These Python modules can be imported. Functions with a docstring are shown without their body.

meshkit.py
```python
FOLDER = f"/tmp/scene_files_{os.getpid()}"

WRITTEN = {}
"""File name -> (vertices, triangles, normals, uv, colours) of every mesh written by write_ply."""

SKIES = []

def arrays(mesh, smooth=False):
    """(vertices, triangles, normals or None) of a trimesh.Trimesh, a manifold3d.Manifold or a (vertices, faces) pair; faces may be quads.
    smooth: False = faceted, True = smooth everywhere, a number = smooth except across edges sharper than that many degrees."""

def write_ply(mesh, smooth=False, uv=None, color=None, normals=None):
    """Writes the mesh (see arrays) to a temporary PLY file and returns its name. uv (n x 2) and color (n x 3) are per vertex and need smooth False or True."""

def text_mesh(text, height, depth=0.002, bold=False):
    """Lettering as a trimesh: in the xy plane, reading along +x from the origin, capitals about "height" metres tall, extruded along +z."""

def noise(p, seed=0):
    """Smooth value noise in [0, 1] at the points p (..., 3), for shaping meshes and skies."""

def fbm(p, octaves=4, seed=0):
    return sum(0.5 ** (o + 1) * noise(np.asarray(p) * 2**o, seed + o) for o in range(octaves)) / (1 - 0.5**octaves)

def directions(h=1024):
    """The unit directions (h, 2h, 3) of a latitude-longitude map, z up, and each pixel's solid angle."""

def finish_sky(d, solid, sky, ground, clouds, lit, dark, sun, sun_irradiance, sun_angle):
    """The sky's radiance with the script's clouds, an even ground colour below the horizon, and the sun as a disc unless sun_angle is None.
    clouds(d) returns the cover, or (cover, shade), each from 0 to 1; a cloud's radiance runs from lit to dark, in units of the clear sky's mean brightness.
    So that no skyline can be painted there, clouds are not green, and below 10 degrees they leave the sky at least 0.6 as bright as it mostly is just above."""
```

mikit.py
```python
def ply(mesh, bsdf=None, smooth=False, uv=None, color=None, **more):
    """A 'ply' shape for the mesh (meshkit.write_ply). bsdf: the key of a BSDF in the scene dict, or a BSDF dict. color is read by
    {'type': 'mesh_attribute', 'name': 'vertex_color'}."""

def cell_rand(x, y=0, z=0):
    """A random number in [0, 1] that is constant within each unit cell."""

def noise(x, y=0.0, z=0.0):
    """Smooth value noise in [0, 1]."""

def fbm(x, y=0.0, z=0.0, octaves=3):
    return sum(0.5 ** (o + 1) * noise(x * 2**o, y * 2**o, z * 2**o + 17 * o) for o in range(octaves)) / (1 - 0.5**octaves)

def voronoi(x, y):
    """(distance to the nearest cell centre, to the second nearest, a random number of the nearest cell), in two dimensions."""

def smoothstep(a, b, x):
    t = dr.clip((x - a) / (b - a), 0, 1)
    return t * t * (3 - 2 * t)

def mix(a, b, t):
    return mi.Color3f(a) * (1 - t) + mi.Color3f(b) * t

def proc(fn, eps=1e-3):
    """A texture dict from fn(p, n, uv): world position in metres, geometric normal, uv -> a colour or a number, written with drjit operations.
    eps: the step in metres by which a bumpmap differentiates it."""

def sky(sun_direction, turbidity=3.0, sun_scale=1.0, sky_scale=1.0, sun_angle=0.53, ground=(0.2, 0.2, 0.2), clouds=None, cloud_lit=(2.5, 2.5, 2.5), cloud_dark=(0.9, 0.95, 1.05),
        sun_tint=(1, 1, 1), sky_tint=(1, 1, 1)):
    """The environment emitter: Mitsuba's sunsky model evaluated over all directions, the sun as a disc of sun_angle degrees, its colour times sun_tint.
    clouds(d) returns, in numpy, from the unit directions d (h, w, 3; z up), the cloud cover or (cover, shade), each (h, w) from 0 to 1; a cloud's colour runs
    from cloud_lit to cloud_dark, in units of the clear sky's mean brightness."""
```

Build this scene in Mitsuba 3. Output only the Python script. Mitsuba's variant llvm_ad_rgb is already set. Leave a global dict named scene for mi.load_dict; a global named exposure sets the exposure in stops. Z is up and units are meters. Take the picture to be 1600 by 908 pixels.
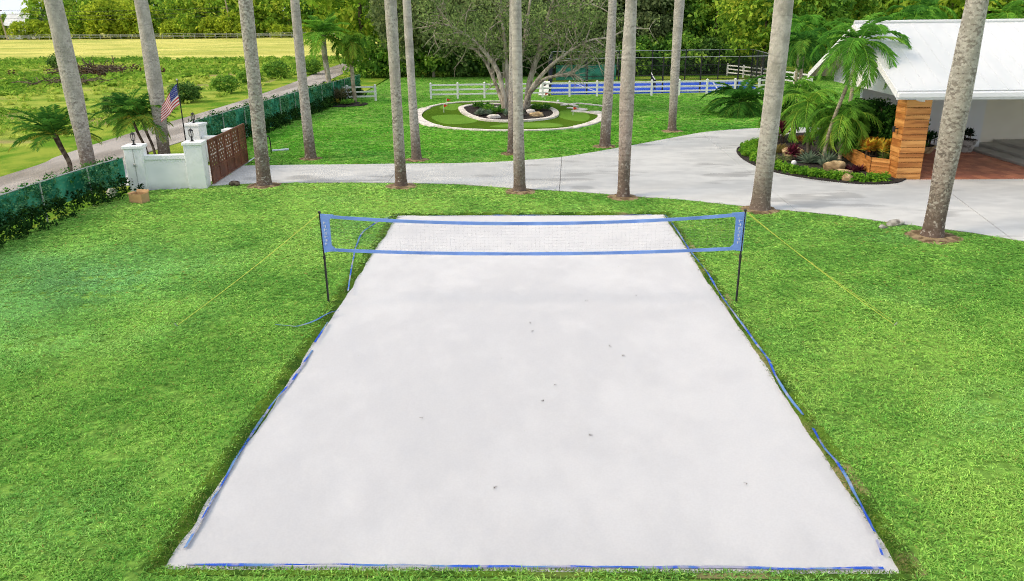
import math, random
import numpy as np, trimesh, shapely
import shapely.geometry as sg
import shapely.ops as so
import mitsuba as mi, mikit, meshkit
import drjit as dr
from mikit import noise, fbm, smoothstep, mix, proc

T = mi.ScalarTransform4f
scene, labels = {}, {}
PI = math.pi

# ------------------------------------------------------------------ camera, sky, exposure
YAW, PITCH, ROLL, EYE, FPX = -0.0266, 0.3392, -0.0110, 6.54, 1215.0
_f = np.array([math.sin(YAW) * math.cos(PITCH), math.cos(YAW) * math.cos(PITCH), -math.sin(PITCH)])
_r = np.array([math.cos(YAW), -math.sin(YAW), 0.0])
_u = np.cross(_r, _f)
_up = -math.sin(ROLL) * _r + math.cos(ROLL) * _u
scene['camera'] = {'type': 'perspective', 'fov': 2 * math.degrees(math.atan(800 / FPX)), 'fov_axis': 'x', 'near_clip': 0.1, 'far_clip': 6000.0,
                   'to_world': T().look_at(origin=[0, 0, EYE], target=list(np.array([0, 0, EYE]) + _f), up=list(_up))}
SUN = [-0.72, -0.22, 0.66]
scene['sky_light'] = mikit.sky(SUN, turbidity=3, sun_scale=0.30, sun_angle=24, clouds=lambda d: 1.0, cloud_lit=(1.55, 1.64, 1.80))
exposure = 2.82

# ------------------------------------------------------------------ helpers
def numbered(name):
    if name not in scene and name not in labels: return name
    k = 1
    while f'{name}_{k:03d}' in scene or f'{name}_{k:03d}' in labels: k += 1
    return f'{name}_{k:03d}'

def thing(name, label, cat, group=None):
    key = numbered(name)
    labels[key] = {'label': label, 'category': cat}
    if group: labels[key]['group'] = group
    return key

def put(name, mesh, bsdf, parent=None, smooth=False, color=None, uv=None, label=None, kind=None, at=None):
    key = numbered(f'{parent}__{name}' if parent else name)
    d = mesh if isinstance(mesh, dict) else mikit.ply(mesh, bsdf, smooth=smooth, color=color, uv=uv)
    scene[key] = {**d, 'to_world': at} if at is not None else dict(d)
    if label or kind:
        labels[key] = {**({'label': label} if label else {}), **({'kind': kind} if kind else {})}
    return key

def solo(name, mesh, bsdf, label, cat, group=None, **kw):
    key = put(name, mesh, bsdf, **kw)
    labels[key] = {'label': label, 'category': cat, **({'group': group} if group else {})}
    return key

def TM(v, f): return trimesh.Trimesh(np.asarray(v, float), np.asarray(f, int), process=False)
def cat(ms): return trimesh.util.concatenate(ms)

def box(x0, x1, y0, y1, z0, z1, ch=0.0):
    if ch <= 0:
        m = trimesh.creation.box((x1 - x0, y1 - y0, z1 - z0))
        m.apply_translation(((x0 + x1) / 2, (y0 + y1) / 2, (z0 + z1) / 2))
        return m
    h = np.array([(x1 - x0) / 2, (y1 - y0) / 2, (z1 - z0) / 2])
    pts = []
    for s in np.ndindex(2, 2, 2):
        s = np.array(s) * 2 - 1
        for a in range(3):
            q = h - ch; q[a] = h[a]
            pts.append(s * q)
    m = trimesh.convex.convex_hull(np.array(pts))
    m.apply_translation(((x0 + x1) / 2, (y0 + y1) / 2, (z0 + z1) / 2))
    return m

def rot(m, deg, axis=(0, 0, 1), point=(0, 0, 0)):
    m = m.copy(); m.apply_transform(trimesh.transformations.rotation_matrix(math.radians(deg), axis, point)); return m

def move(m, x, y, z=0):
    m = m.copy(); m.apply_translation((x, y, z)); return m

def tube(points, radii, sides=8, cap=True):
    p = np.asarray(points, float); n = len(p)
    radii = np.broadcast_to(radii, (n,))
    t = np.gradient(p, axis=0) if n > 2 else np.repeat((p[1:] - p[:1]), 2, 0)
    t /= np.linalg.norm(t, axis=1, keepdims=True) + 1e-12
    a = np.zeros_like(p); ref = np.array([1.0, 0, 0]) if abs(t[0][0]) < 0.9 else np.array([0, 1.0, 0])
    for i in range(n):
        ref = ref - t[i] * (ref @ t[i]); ref /= np.linalg.norm(ref); a[i] = ref
    b = np.cross(t, a); ang = np.arange(sides) * 2 * PI / sides
    v = p[:, None] + radii[:, None, None] * (np.cos(ang)[None, :, None] * a[:, None] + np.sin(ang)[None, :, None] * b[:, None])
    i, j = np.meshgrid(np.arange(n - 1), np.arange(sides), indexing='ij')
    A, B, C, D = i * sides + j, i * sides + (j + 1) % sides, (i + 1) * sides + (j + 1) % sides, (i + 1) * sides + j
    f = np.vstack([np.stack([A, B, C], -1).reshape(-1, 3), np.stack([A, C, D], -1).reshape(-1, 3)])
    v = v.reshape(-1, 3)
    if cap:
        v = np.vstack([v, p[0], p[-1]]); c0, c1 = n * sides, n * sides + 1
        k = np.arange(sides)
        f = np.vstack([f, np.stack([(k + 1) % sides, k, k * 0 + c0], -1), np.stack([(n - 1) * sides + k, (n - 1) * sides + (k + 1) % sides, k * 0 + c1], -1)])
    return TM(v, f)

def bez(pts, n=12):
    """smooth curve through the points (Catmull-Rom)"""
    p = np.asarray(pts, float)
    p = np.vstack([2 * p[0] - p[1], p, 2 * p[-1] - p[-2]])
    out = []
    for i in range(1, len(p) - 2):
        for t in np.linspace(0, 1, n, endpoint=False):
            out.append(0.5 * (2 * p[i] + (p[i + 1] - p[i - 1]) * t + (2 * p[i - 1] - 5 * p[i] + 4 * p[i + 1] - p[i + 2]) * t ** 2 + (-p[i - 1] + 3 * p[i] - 3 * p[i + 1] + p[i + 2]) * t ** 3))
    out.append(p[-2])
    return np.array(out)

def polys(g): return [q for q in getattr(g, 'geoms', [g]) if q.geom_type == 'Polygon' and q.area > 1e-4]

def slab(poly, z0, z1):
    ms = []
    for g in polys(poly):
        m = trimesh.creation.extrude_polygon(g, z1 - z0, engine='earcut'); m.apply_translation((0, 0, z0)); ms.append(m)
    return cat(ms)

def smooth_ring(pts, n=8):
    p = list(pts); q = bez(p[-2:] + p + p[:3], n)
    return q[2 * n:-(2 * n)]

def curve2(pts, n=8): return bez([(x, y, 0) for x, y in pts], n)[:, :2]

# vertex-coloured foliage -------------------------------------------------------------
class Leaves:
    def __init__(s): s.V, s.F, s.C, s.n = [], [], [], 0
    def add(s, v, f, c):
        s.V.append(v); s.F.append(f + s.n); s.C.append(c); s.n += len(v)
    def diamonds(s, P, D, S, length, width, col, droop=0.15):
        """P roots, D long axes, S side axes (n x 3)"""
        n = len(P); length = np.broadcast_to(length, (n,))[:, None]; width = np.broadcast_to(width, (n,))[:, None]
        mid = P + D * length * 0.45
        tip = P + D * length; tip[:, 2] -= droop * length[:, 0]
        v = np.stack([P, mid + S * width / 2, tip, mid - S * width / 2], 1).reshape(-1, 3)
        k = np.arange(n)[:, None] * 4
        f = np.concatenate([k + np.array([[0, 1, 2]]), k + np.array([[0, 2, 3]])])
        s.add(v, f, np.repeat(col, 4, 0))
    def tube(s, pts, rad, col, sides=5):
        m = tube(pts, rad, sides); s.add(m.vertices, m.faces, np.tile(col, (len(m.vertices), 1)))
    def arrays(s): return np.vstack(s.V), np.vstack(s.F), np.clip(np.vstack(s.C), 0, 1)
    def put(s, name, parent=None, bsdf='leaf_mat', **kw):
        v, f, c = s.arrays(); return put(name, TM(v, f), bsdf, parent, color=c, **kw)
    def ply(s, bsdf='leaf_mat'):
        v, f, c = s.arrays(); return mikit.ply(TM(v, f), bsdf, color=c)

def unit(v): return v / (np.linalg.norm(v, axis=-1, keepdims=True) + 1e-12)

def palette(rng, n, cols, jitter=0.16, which=None):
    cols = np.asarray(cols, float)
    w = rng.random(n) if which is None else np.clip(which, 0, 1)
    x = w * (len(cols) - 1); i = np.minimum(x.astype(int), len(cols) - 2); t = (x - i)[:, None]
    c = cols[i] * (1 - t) + cols[i + 1] * t
    return c * (1 + rng.normal(0, jitter, (n, 1)))

def foliage(L, rng, centers, radii, per, leaf, cols, up=0.25, tone=None, flat=1.0, aspect=0.55):
    """clumps of leaves: per leaves round each centre, facing outwards and any way"""
    n = len(centers)
    tone = rng.random(n) if tone is None else tone
    c = np.repeat(centers, per, 0); r = np.repeat(np.broadcast_to(radii, (n,)), per)
    d = unit(rng.normal(size=(n * per, 3)))
    rad = r * rng.random(n * per) ** 0.45
    P = c + d * rad[:, None] * np.array([1, 1, flat])
    nrm = unit(d * 0.6 + rng.normal(size=d.shape) * 0.55 + np.array([0, 0, up]))
    D = unit(np.cross(nrm, rng.normal(size=d.shape))); S = np.cross(nrm, D)
    ln = leaf * rng.uniform(0.65, 1.35, n * per)
    w = np.clip(np.repeat(tone, per) + rng.normal(0, 0.16, n * per), 0, 1)
    L.diamonds(P - D * ln[:, None] * 0.4, D, S, ln, ln * aspect, palette(rng, n * per, cols, 0.14, w), droop=0.1)

def crown_clumps(rng, n, rx, ry, rz, cz, seed=0, fill=0.45):
    d = unit(rng.normal(size=(n, 3)))
    lump = 0.72 + 0.5 * meshkit.fbm(d * 1.7 + seed * 9.1, 3, seed)
    r = (fill + (1 - fill) * rng.random(n) ** 0.6) * lump
    c = d * r[:, None] * np.array([rx, ry, rz]); c[:, 2] += cz
    return c

# ------------------------------------------------------------------ materials
def bs(key, d): scene[key] = d
def rgb(*c): return {'type': 'rgb', 'value': list(c)}
def diffuse(key, c): bs(key, {'type': 'twosided', 'bsdf': {'type': 'diffuse', 'reflectance': rgb(*c) if isinstance(c, tuple) else c}})
def glossy(key, c, rough=0.4, spec=0.4, metal=0.0):
    bs(key, {'type': 'twosided', 'bsdf': {'type': 'principled', 'base_color': rgb(*c) if isinstance(c, tuple) else c, 'roughness': rough, 'specular': spec, 'metallic': metal}})
def bumped(key, c, h, scale, rough=0.85, spec=0.25):
    bs(key, {'type': 'twosided', 'bsdf': {'type': 'bumpmap', 'arbitrary': proc(h), 'scale': scale,
             'bsdf': {'type': 'principled', 'base_color': proc(c), 'roughness': rough, 'specular': spec}}})

bs('leaf_mat', {'type': 'principledthin', 'base_color': {'type': 'mesh_attribute', 'name': 'vertex_color'}, 'roughness': 0.55, 'diff_trans': 0.75, 'spec_trans': 0.0})
bs('paint_mat', {'type': 'twosided', 'bsdf': {'type': 'principled', 'base_color': {'type': 'mesh_attribute', 'name': 'vertex_color'}, 'roughness': 0.8, 'specular': 0.2}})

def c_lawn(p, n, uv):
    a = fbm(p.x * 0.22, p.y * 0.22, 0.0, 3); b = fbm(p.x * 1.7, p.y * 1.7, 3.0, 3); c = fbm(p.x * 9, p.y * 9, 5.0, 2)
    g = mix((0.085, 0.185, 0.030), (0.155, 0.300, 0.050), smoothstep(0.3, 0.7, a * 0.5 + b * 0.5))
    return g * (0.6 + 0.75 * c)
def h_lawn(p, n, uv): return fbm(p.x * 8, p.y * 8, 0.0, 3)
bumped('lawn_mat', c_lawn, h_lawn, 0.06, 0.95, 0.1)

def c_sand(p, n, uv):
    a = fbm(p.x * 0.55 + 3, p.y * 0.40, 0.0, 4); b = fbm(p.x * 2.6, p.y * 1.6, 9.0, 3); c = noise(p.x * 60, p.y * 60, 0.0)
    t = smoothstep(0.33, 0.68, a * 0.65 + b * 0.35)
    return mix((0.455, 0.463, 0.482), (0.495, 0.503, 0.520), t) * (0.97 + 0.06 * c)
def h_sand(p, n, uv): return fbm(p.x * 2.2, p.y * 2.2, 0.0, 4) + 0.25 * noise(p.x * 18, p.y * 18, 2.0)
bumped('sand_mat', c_sand, h_sand, 0.026, 0.95, 0.1)

def c_conc(p, n, uv):
    a = fbm(p.x * 0.35, p.y * 0.8, 0.0, 4); b = fbm(p.x * 1.6, p.y * 3.0, 4.0, 3); c = noise(p.x * 45, p.y * 45, 0.0)
    g = mix((0.440, 0.452, 0.452), (0.545, 0.555, 0.550), smoothstep(0.28, 0.72, a * 0.6 + b * 0.4)) * (0.99 + 0.02 * c)
    st = smoothstep(0.62, 0.78, fbm(p.x * 0.5 + 31, p.y * 1.2 + 7, 2.0, 3))
    return g * (1 - 0.26 * st)
def h_conc(p, n, uv): return fbm(p.x * 20, p.y * 20, 0.0, 3)
diffuse('concrete_mat', proc(c_conc))

def c_road(p, n, uv):
    a = fbm(p.x * 0.9, p.y * 0.25, 0.0, 4); c = noise(p.x * 30, p.y * 30, 0.0)
    return mix((0.27, 0.25, 0.228), (0.40, 0.375, 0.35), smoothstep(0.3, 0.7, a)) * (0.96 + 0.08 * c)
diffuse('road_mat', proc(c_road))

def c_field(p, n, uv):
    a = fbm(p.x * 0.035, p.y * 0.06, 0.0, 3); b = fbm(p.x * 0.3, p.y * 0.5, 2.0, 4)
    y = mix((0.38, 0.40, 0.090), (0.62, 0.58, 0.180), smoothstep(0.25, 0.7, a * 0.5 + b * 0.5))
    w = mix((0.14, 0.25, 0.032), (0.32, 0.38, 0.07), smoothstep(0.3, 0.7, b))
    y = mix(y, (0.24, 0.33, 0.06), 0.55 * smoothstep(0.50, 0.72, fbm(p.x * 0.06 + 3, p.y * 0.16, 3.0, 4)))
    w = mix(w, (0.30, 0.25, 0.12), smoothstep(0.55, 0.75, fbm(p.x * 0.11, p.y * 0.2, 6.0, 3)))
    edge = 143.0 + 10 * (fbm(p.x * 0.05, 0.0, 0.0, 3) - 0.5) + 6 * (fbm(p.x * 0.3, p.y * 0.3, 1.0, 2) - 0.5)
    return mix(w, y, smoothstep(-3.0, 5.0, p.y - edge))
diffuse('field_mat', proc(c_field))

def c_verge(p, n, uv):
    b = fbm(p.x * 0.8, p.y * 0.5, 2.0, 4)
    return mix((0.10, 0.22, 0.022), (0.26, 0.33, 0.05), smoothstep(0.3, 0.75, b))
diffuse('verge_mat', proc(c_verge))

def c_edge(p, n, uv):
    b = fbm(p.x * 3.0, p.y * 3.0, p.z * 3, 4)
    g = mix((0.035, 0.085, 0.010), (0.085, 0.16, 0.016), smoothstep(0.3, 0.6, b))
    return mix(g, (0.24, 0.20, 0.10), 0.8 * smoothstep(0.50, 0.66, fbm(p.x * 1.2 + 8, p.y * 0.9, 0.0, 4)) * smoothstep(-1.0, 3.0, p.x))
bumped('edge_mat', c_edge, h_conc, 0.02, 0.95, 0.1)

def c_bark(p, n, uv):
    """royal palm: pale grey, ringed, with lichen and a rough brown foot; uv.x says how pink or pale, uv.y the height"""
    h = uv.y; lev = dr.floor(uv.x + 1e-4); pink = uv.x - lev; lev = lev * 0.25
    ring = dr.power(dr.abs(dr.sin(h * 15.0 + 5.0 * fbm(p.x * 2, p.y * 2, h * 0.8, 3))), 10.0)
    a = fbm(p.x * 4.0, p.y * 4.0, h * 2.2, 4); b = fbm(p.x * 10, p.y * 10, h * 13, 3)
    g = mix((0.305, 0.290, 0.255), (0.475, 0.455, 0.410), smoothstep(0.25, 0.75, a))
    g = mix(g, (0.34, 0.245, 0.22), 0.65 * smoothstep(0.35, 0.75, pink + 0.45 * (fbm(p.x, p.y, h * 0.5, 2) - 0.5)) * smoothstep(6.5, 2.0, h))
    blot = smoothstep(0.52, 0.62, b * 0.6 + a * 0.4)
    blot2 = smoothstep(0.60 - 0.13 * lev, 0.76 - 0.13 * lev, fbm(p.x * 15 + 9, p.y * 15, h * 16, 3) * 0.62 + a * 0.38 + 0.07 * smoothstep(5.0, 0.0, h))
    g = mix(g, (0.110, 0.085, 0.072), blot * (0.15 + 0.62 * smoothstep(5.5, 0.5, h)))
    g = mix(g, (0.090, 0.068, 0.056), blot2 * (0.20 + 0.42 * lev))
    foot = smoothstep(2.4, 0.3, h + 2.2 * (b - 0.5))
    g = mix(g, (0.11, 0.075, 0.06), foot * 0.85)
    pale = smoothstep(0.58, 0.74, fbm(p.x * 15 + 5, p.y * 15, h * 12, 3))
    g = mix(g, (0.56, 0.53, 0.49), (0.30 + 0.25 * lev) * pale)
    return g * (0.93 + 0.14 * fbm(p.x * 2, p.y * 2, h * 26, 2)) * (1 - 0.22 * ring * smoothstep(0.45, 0.65, fbm(p.x * 2, p.y * 2, h * 3, 2)))
def h_bark(p, n, uv): return fbm(p.x * 16, p.y * 16, uv.y * 9, 3)
bumped('bark_mat', c_bark, h_bark, 0.02, 0.9, 0.15)

def c_bark2(p, n, uv):
    a = fbm(p.x * 6, p.y * 6, p.z * 2.0, 4)
    return mix((0.24, 0.205, 0.165), (0.50, 0.45, 0.38), smoothstep(0.3, 0.7, a))
bumped('oak_bark_mat', c_bark2, lambda p, n, uv: fbm(p.x * 12, p.y * 12, p.z * 4, 3), 0.03, 0.9, 0.15)
def c_bark3(p, n, uv):
    a = fbm(p.x * 8, p.y * 8, p.z * 5.0, 3)
    return mix((0.07, 0.05, 0.04), (0.20, 0.16, 0.12), smoothstep(0.3, 0.7, a)) 
diffuse('dark_bark_mat', proc(c_bark3))
def c_bark4(p, n, uv):
    a = fbm(p.x * 6, p.y * 6, p.z * 3.0, 3)
    r = dr.power(dr.abs(dr.sin(p.z * 24.0)), 10.0)
    return mix((0.28, 0.24, 0.17), (0.46, 0.41, 0.31), smoothstep(0.3, 0.7, a)) * (1 - 0.3 * r)
diffuse('pale_bark_mat', proc(c_bark4))

def c_white(p, n, uv):
    a = fbm(p.x * 1.3, p.y * 1.3, p.z * 2.5, 4); d = smoothstep(0.35, 0.0, p.z) * fbm(p.x * 4, p.y * 4, p.z * 2, 3)
    return mix((0.76, 0.79, 0.80), (0.83, 0.85, 0.855), smoothstep(0.3, 0.7, a)) * (1 - 0.45 * d)
diffuse('stucco_mat', proc(c_white))
glossy('vinyl_mat', (0.70, 0.72, 0.74), 0.45, 0.4)
def c_roof(p, n, uv):
    a = fbm(p.x * 0.6, p.y * 0.3, p.z * 0.3, 4)
    return mix((0.52, 0.55, 0.57), (0.59, 0.61, 0.625), smoothstep(0.3, 0.65, a))
glossy('roof_mat', proc(c_roof), 0.4, 0.4)
diffuse('beige_mat', proc(lambda p, n, uv: mix((0.76, 0.71, 0.60), (0.82, 0.78, 0.68), fbm(p.x * 1.5, p.y * 1.5, p.z * 2.0, 3))))
diffuse('soffit_mat', proc(lambda p, n, uv: mix((0.58, 0.52, 0.42), (0.70, 0.64, 0.54), fbm(p.x * 1.2, p.y * 6.0, p.z * 2.0, 3))))
for k, (a, b) in enumerate([((0.40, 0.155, 0.035), (0.60, 0.27, 0.075)), ((0.34, 0.12, 0.026), (0.50, 0.21, 0.052)), ((0.47, 0.20, 0.05), (0.66, 0.33, 0.10))]):
    def c_wood(p, n, uv, a=a, b=b, k=k):
        g = fbm((p.x + p.y) * 1.3 + 11 * k, p.z * 12.0, k * 3.0, 4)
        return mix(a, b, smoothstep(0.3, 0.7, g))
    glossy(f'wood{k}_mat', proc(c_wood), 0.45, 0.4)
def c_gate(p, n, uv):
    g = fbm(p.y * 3.0, p.z * 3.0, p.x, 4)
    return mix((0.095, 0.033, 0.020), (0.165, 0.060, 0.034), smoothstep(0.3, 0.7, g))
glossy('gate_mat', proc(c_gate), 0.55, 0.3)
for k, c in enumerate([(0.42, 0.160, 0.095), (0.48, 0.190, 0.110), (0.36, 0.135, 0.085)]):
    def c_tile(p, n, uv, c=c): return mi.Color3f(*c) * (0.75 + 0.5 * fbm(p.x * 3, p.y * 3, 1.0, 4))
    glossy(f'tile{k}_mat', proc(c_tile), 0.5, 0.3)
glossy('black_mat', (0.018, 0.018, 0.02), 0.45, 0.4)
glossy('metal_mat', (0.42, 0.44, 0.45), 0.45, 0.5, 0.6)
def c_tape(p, n, uv):
    return mix((0.13, 0.24, 0.62), (0.24, 0.38, 0.76), fbm(p.x * 5, p.y * 5, p.z * 5, 3))
diffuse('tape_mat', proc(c_tape))
def c_tape2(p, n, uv):
    dirt = smoothstep(0.42, 0.62, fbm(p.x * 2.3, p.y * 2.3, 4.0, 4))
    return mix(mix((0.035, 0.10, 0.52), (0.12, 0.23, 0.46), dirt), (0.36, 0.36, 0.40), 0.8 * smoothstep(0.50, 0.70, fbm(p.x * 5 + 3, p.y * 5, 1.0, 4)))
diffuse('webbing_mat', proc(c_tape2))
diffuse('net_string_mat', (0.24, 0.24, 0.25))
glossy('rope_mat', (0.62, 0.66, 0.11), 0.6, 0.3)
diffuse('net_white_mat', (0.55, 0.60, 0.74))
def c_mulch(p, n, uv):
    a = noise(p.x * 18, p.y * 18, 0.0); return mix((0.012, 0.011, 0.011), (0.055, 0.048, 0.045), a)
bumped('mulch_mat', c_mulch, lambda p, n, uv: fbm(p.x * 14, p.y * 14, 0.0, 3), 0.05, 0.95, 0.1)
def c_straw(p, n, uv):
    a = fbm(p.x * 7, p.y * 7, 0.0, 4); return mix((0.10, 0.070, 0.040), (0.26, 0.20, 0.12), smoothstep(0.3, 0.7, a))
bumped('straw_mat', c_straw, lambda p, n, uv: fbm(p.x * 25, p.y * 25, 0.0, 2), 0.03, 0.95, 0.1)
def c_rock(p, n, uv):
    a = fbm(p.x * 4, p.y * 4, p.z * 4, 4); return mix((0.24, 0.165, 0.085), (0.52, 0.40, 0.23), smoothstep(0.3, 0.65, a))
bumped('rock_mat', c_rock, lambda p, n, uv: fbm(p.x * 10, p.y * 10, p.z * 10, 3), 0.04, 0.9, 0.2)
def c_rock2(p, n, uv):
    a = fbm(p.x * 6, p.y * 6, p.z * 6, 4); return mix((0.16, 0.15, 0.13), (0.46, 0.45, 0.42), smoothstep(0.3, 0.65, a))
bumped('pale_rock_mat', c_rock2, lambda p, n, uv: fbm(p.x * 12, p.y * 12, p.z * 12, 3), 0.04, 0.9, 0.2)
def c_kerb(p, n, uv):
    a = fbm(p.x * 3, p.y * 3, p.z * 3, 4); return mix((0.52, 0.49, 0.46), (0.74, 0.70, 0.66), smoothstep(0.3, 0.65, a))
diffuse('kerb_mat', proc(c_kerb))
def c_putt(p, n, uv):
    a = fbm(p.x * 0.8, p.y * 0.8, 0.0, 3); return mix((0.055, 0.12, 0.012), (0.085, 0.16, 0.017), a) * (0.85 + 0.3 * noise(p.x * 25, p.y * 25, 0.0))
diffuse('fringe_mat', proc(c_putt))
def c_putt2(p, n, uv):
    a = fbm(p.x * 0.8, p.y * 0.8, 0.0, 3); return mix((0.11, 0.24, 0.03), (0.15, 0.29, 0.045), a)
diffuse('putting_mat', proc(c_putt2))
def c_court(p, n, uv):
    a = fbm(p.x * 0.5, p.y * 0.5, 0.0, 4); return mix((0.030, 0.075, 0.42), (0.045, 0.11, 0.56), a)
diffuse('court_mat', proc(c_court))
diffuse('line_mat', (0.62, 0.66, 0.72))
diffuse('red_mat', (0.55, 0.05, 0.03))
def c_screen(p, n, uv):
    a = fbm(p.x * 2.0, p.y * 1.2, p.z * 2.0, 4); b = noise(p.x * 14, p.y * 14, p.z * 14)
    g = mix((0.014, 0.105, 0.066), (0.055, 0.270, 0.190), smoothstep(0.3, 0.65, a))
    return mix(g, (0.12, 0.30, 0.17), 0.55 * smoothstep(0.62, 0.8, b))
bs('screen_mat', {'type': 'principledthin', 'base_color': proc(c_screen), 'roughness': 0.7, 'diff_trans': 0.5})
diffuse('card_mat', proc(lambda p, n, uv: mix((0.42, 0.26, 0.13), (0.55, 0.37, 0.20), fbm(p.x * 5, p.y * 5, p.z * 5, 3))))
diffuse('stone_step_mat', proc(lambda p, n, uv: mix((0.36, 0.35, 0.32), (0.54, 0.52, 0.48), fbm(p.x * 2, p.y * 2, p.z * 6, 4))))
bs('glass_mat', {'type': 'thindielectric'})
glossy('window_mat', (0.03, 0.04, 0.05), 0.1, 0.6)

# ------------------------------------------------------------------ ground
def lerp(a, b, t): return a + (b - a) * t
COURT = (-4.84, 4.76, 7.96, 26.66)
LAWN = sg.Polygon([(-16.6, 2), (38, 2), (38, 93), (-16.2, 93), (-15.2, 71), (-16.3, 57), (-17.2, 41), (-14.2, 37.4), (-13.4, 31.3), (-16.0, 30.8), (-16.6, 27)])
court_hole = sg.box(COURT[0], COURT[2], COURT[1], COURT[3])
put('terrain', TM(*(lambda g: (g[0], g[1]))((np.array([[-3000, -400, -0.16], [3000, -400, -0.16], [3000, 5000, -0.16], [-3000, 5000, -0.16]]), np.array([[0, 1, 2], [0, 2, 3]])))), 'verge_mat', kind='structure')
put('lawn', slab(LAWN.difference(court_hole), -0.12, 0.0), 'lawn_mat', kind='structure')

# the far field and the weedy ground
put('field', slab(sg.Polygon([(-600, 30), (-29, 30), (-28.5, 60), (-28.5, 85), (-32, 120), (-34, 170), (-20, 240), (60, 330), (60, 480), (-600, 480)]), -0.20, -0.10), 'field_mat', kind='structure')
put('verge', slab(sg.Polygon([(-29, 0), (-16.7, 0), (-16.7, 30), (-17.3, 41), (-16.4, 57), (-15.6, 71), (-16.6, 93), (-20, 120), (-12, 200), (-28, 240), (-34, 170), (-32, 120), (-28.5, 85), (-28.5, 60)]), -0.14, -0.08), 'verge_mat', kind='structure')
near = curve2([(-20.9, 5), (-21.1, 30), (-21.0, 33), (-20.6, 37), (-20.2, 42), (-20.0, 50), (-21.0, 64), (-22.4, 85), (-24.3, 112), (-25.2, 150), (-22, 200)])
far_ = curve2([(-24.3, 5), (-23.9, 34), (-24.5, 40), (-24.8, 48), (-24.7, 60), (-25.0, 72), (-26.2, 90), (-28.6, 117), (-29.2, 150), (-26, 200)])
road = sg.Polygon(np.vstack([near, far_[::-1]])).buffer(0)
put('road', slab(road, -0.14, -0.045), 'road_mat', kind='structure')
apron = sg.Polygon([(-13.5, 31.9), (-13.7, 36.9), (-17, 36.6), (-20.4, 39.5), (-20.9, 31), (-17, 32.2)])
put('gate_apron', slab(apron, -0.14, -0.038), 'concrete_mat', kind='structure')

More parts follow.
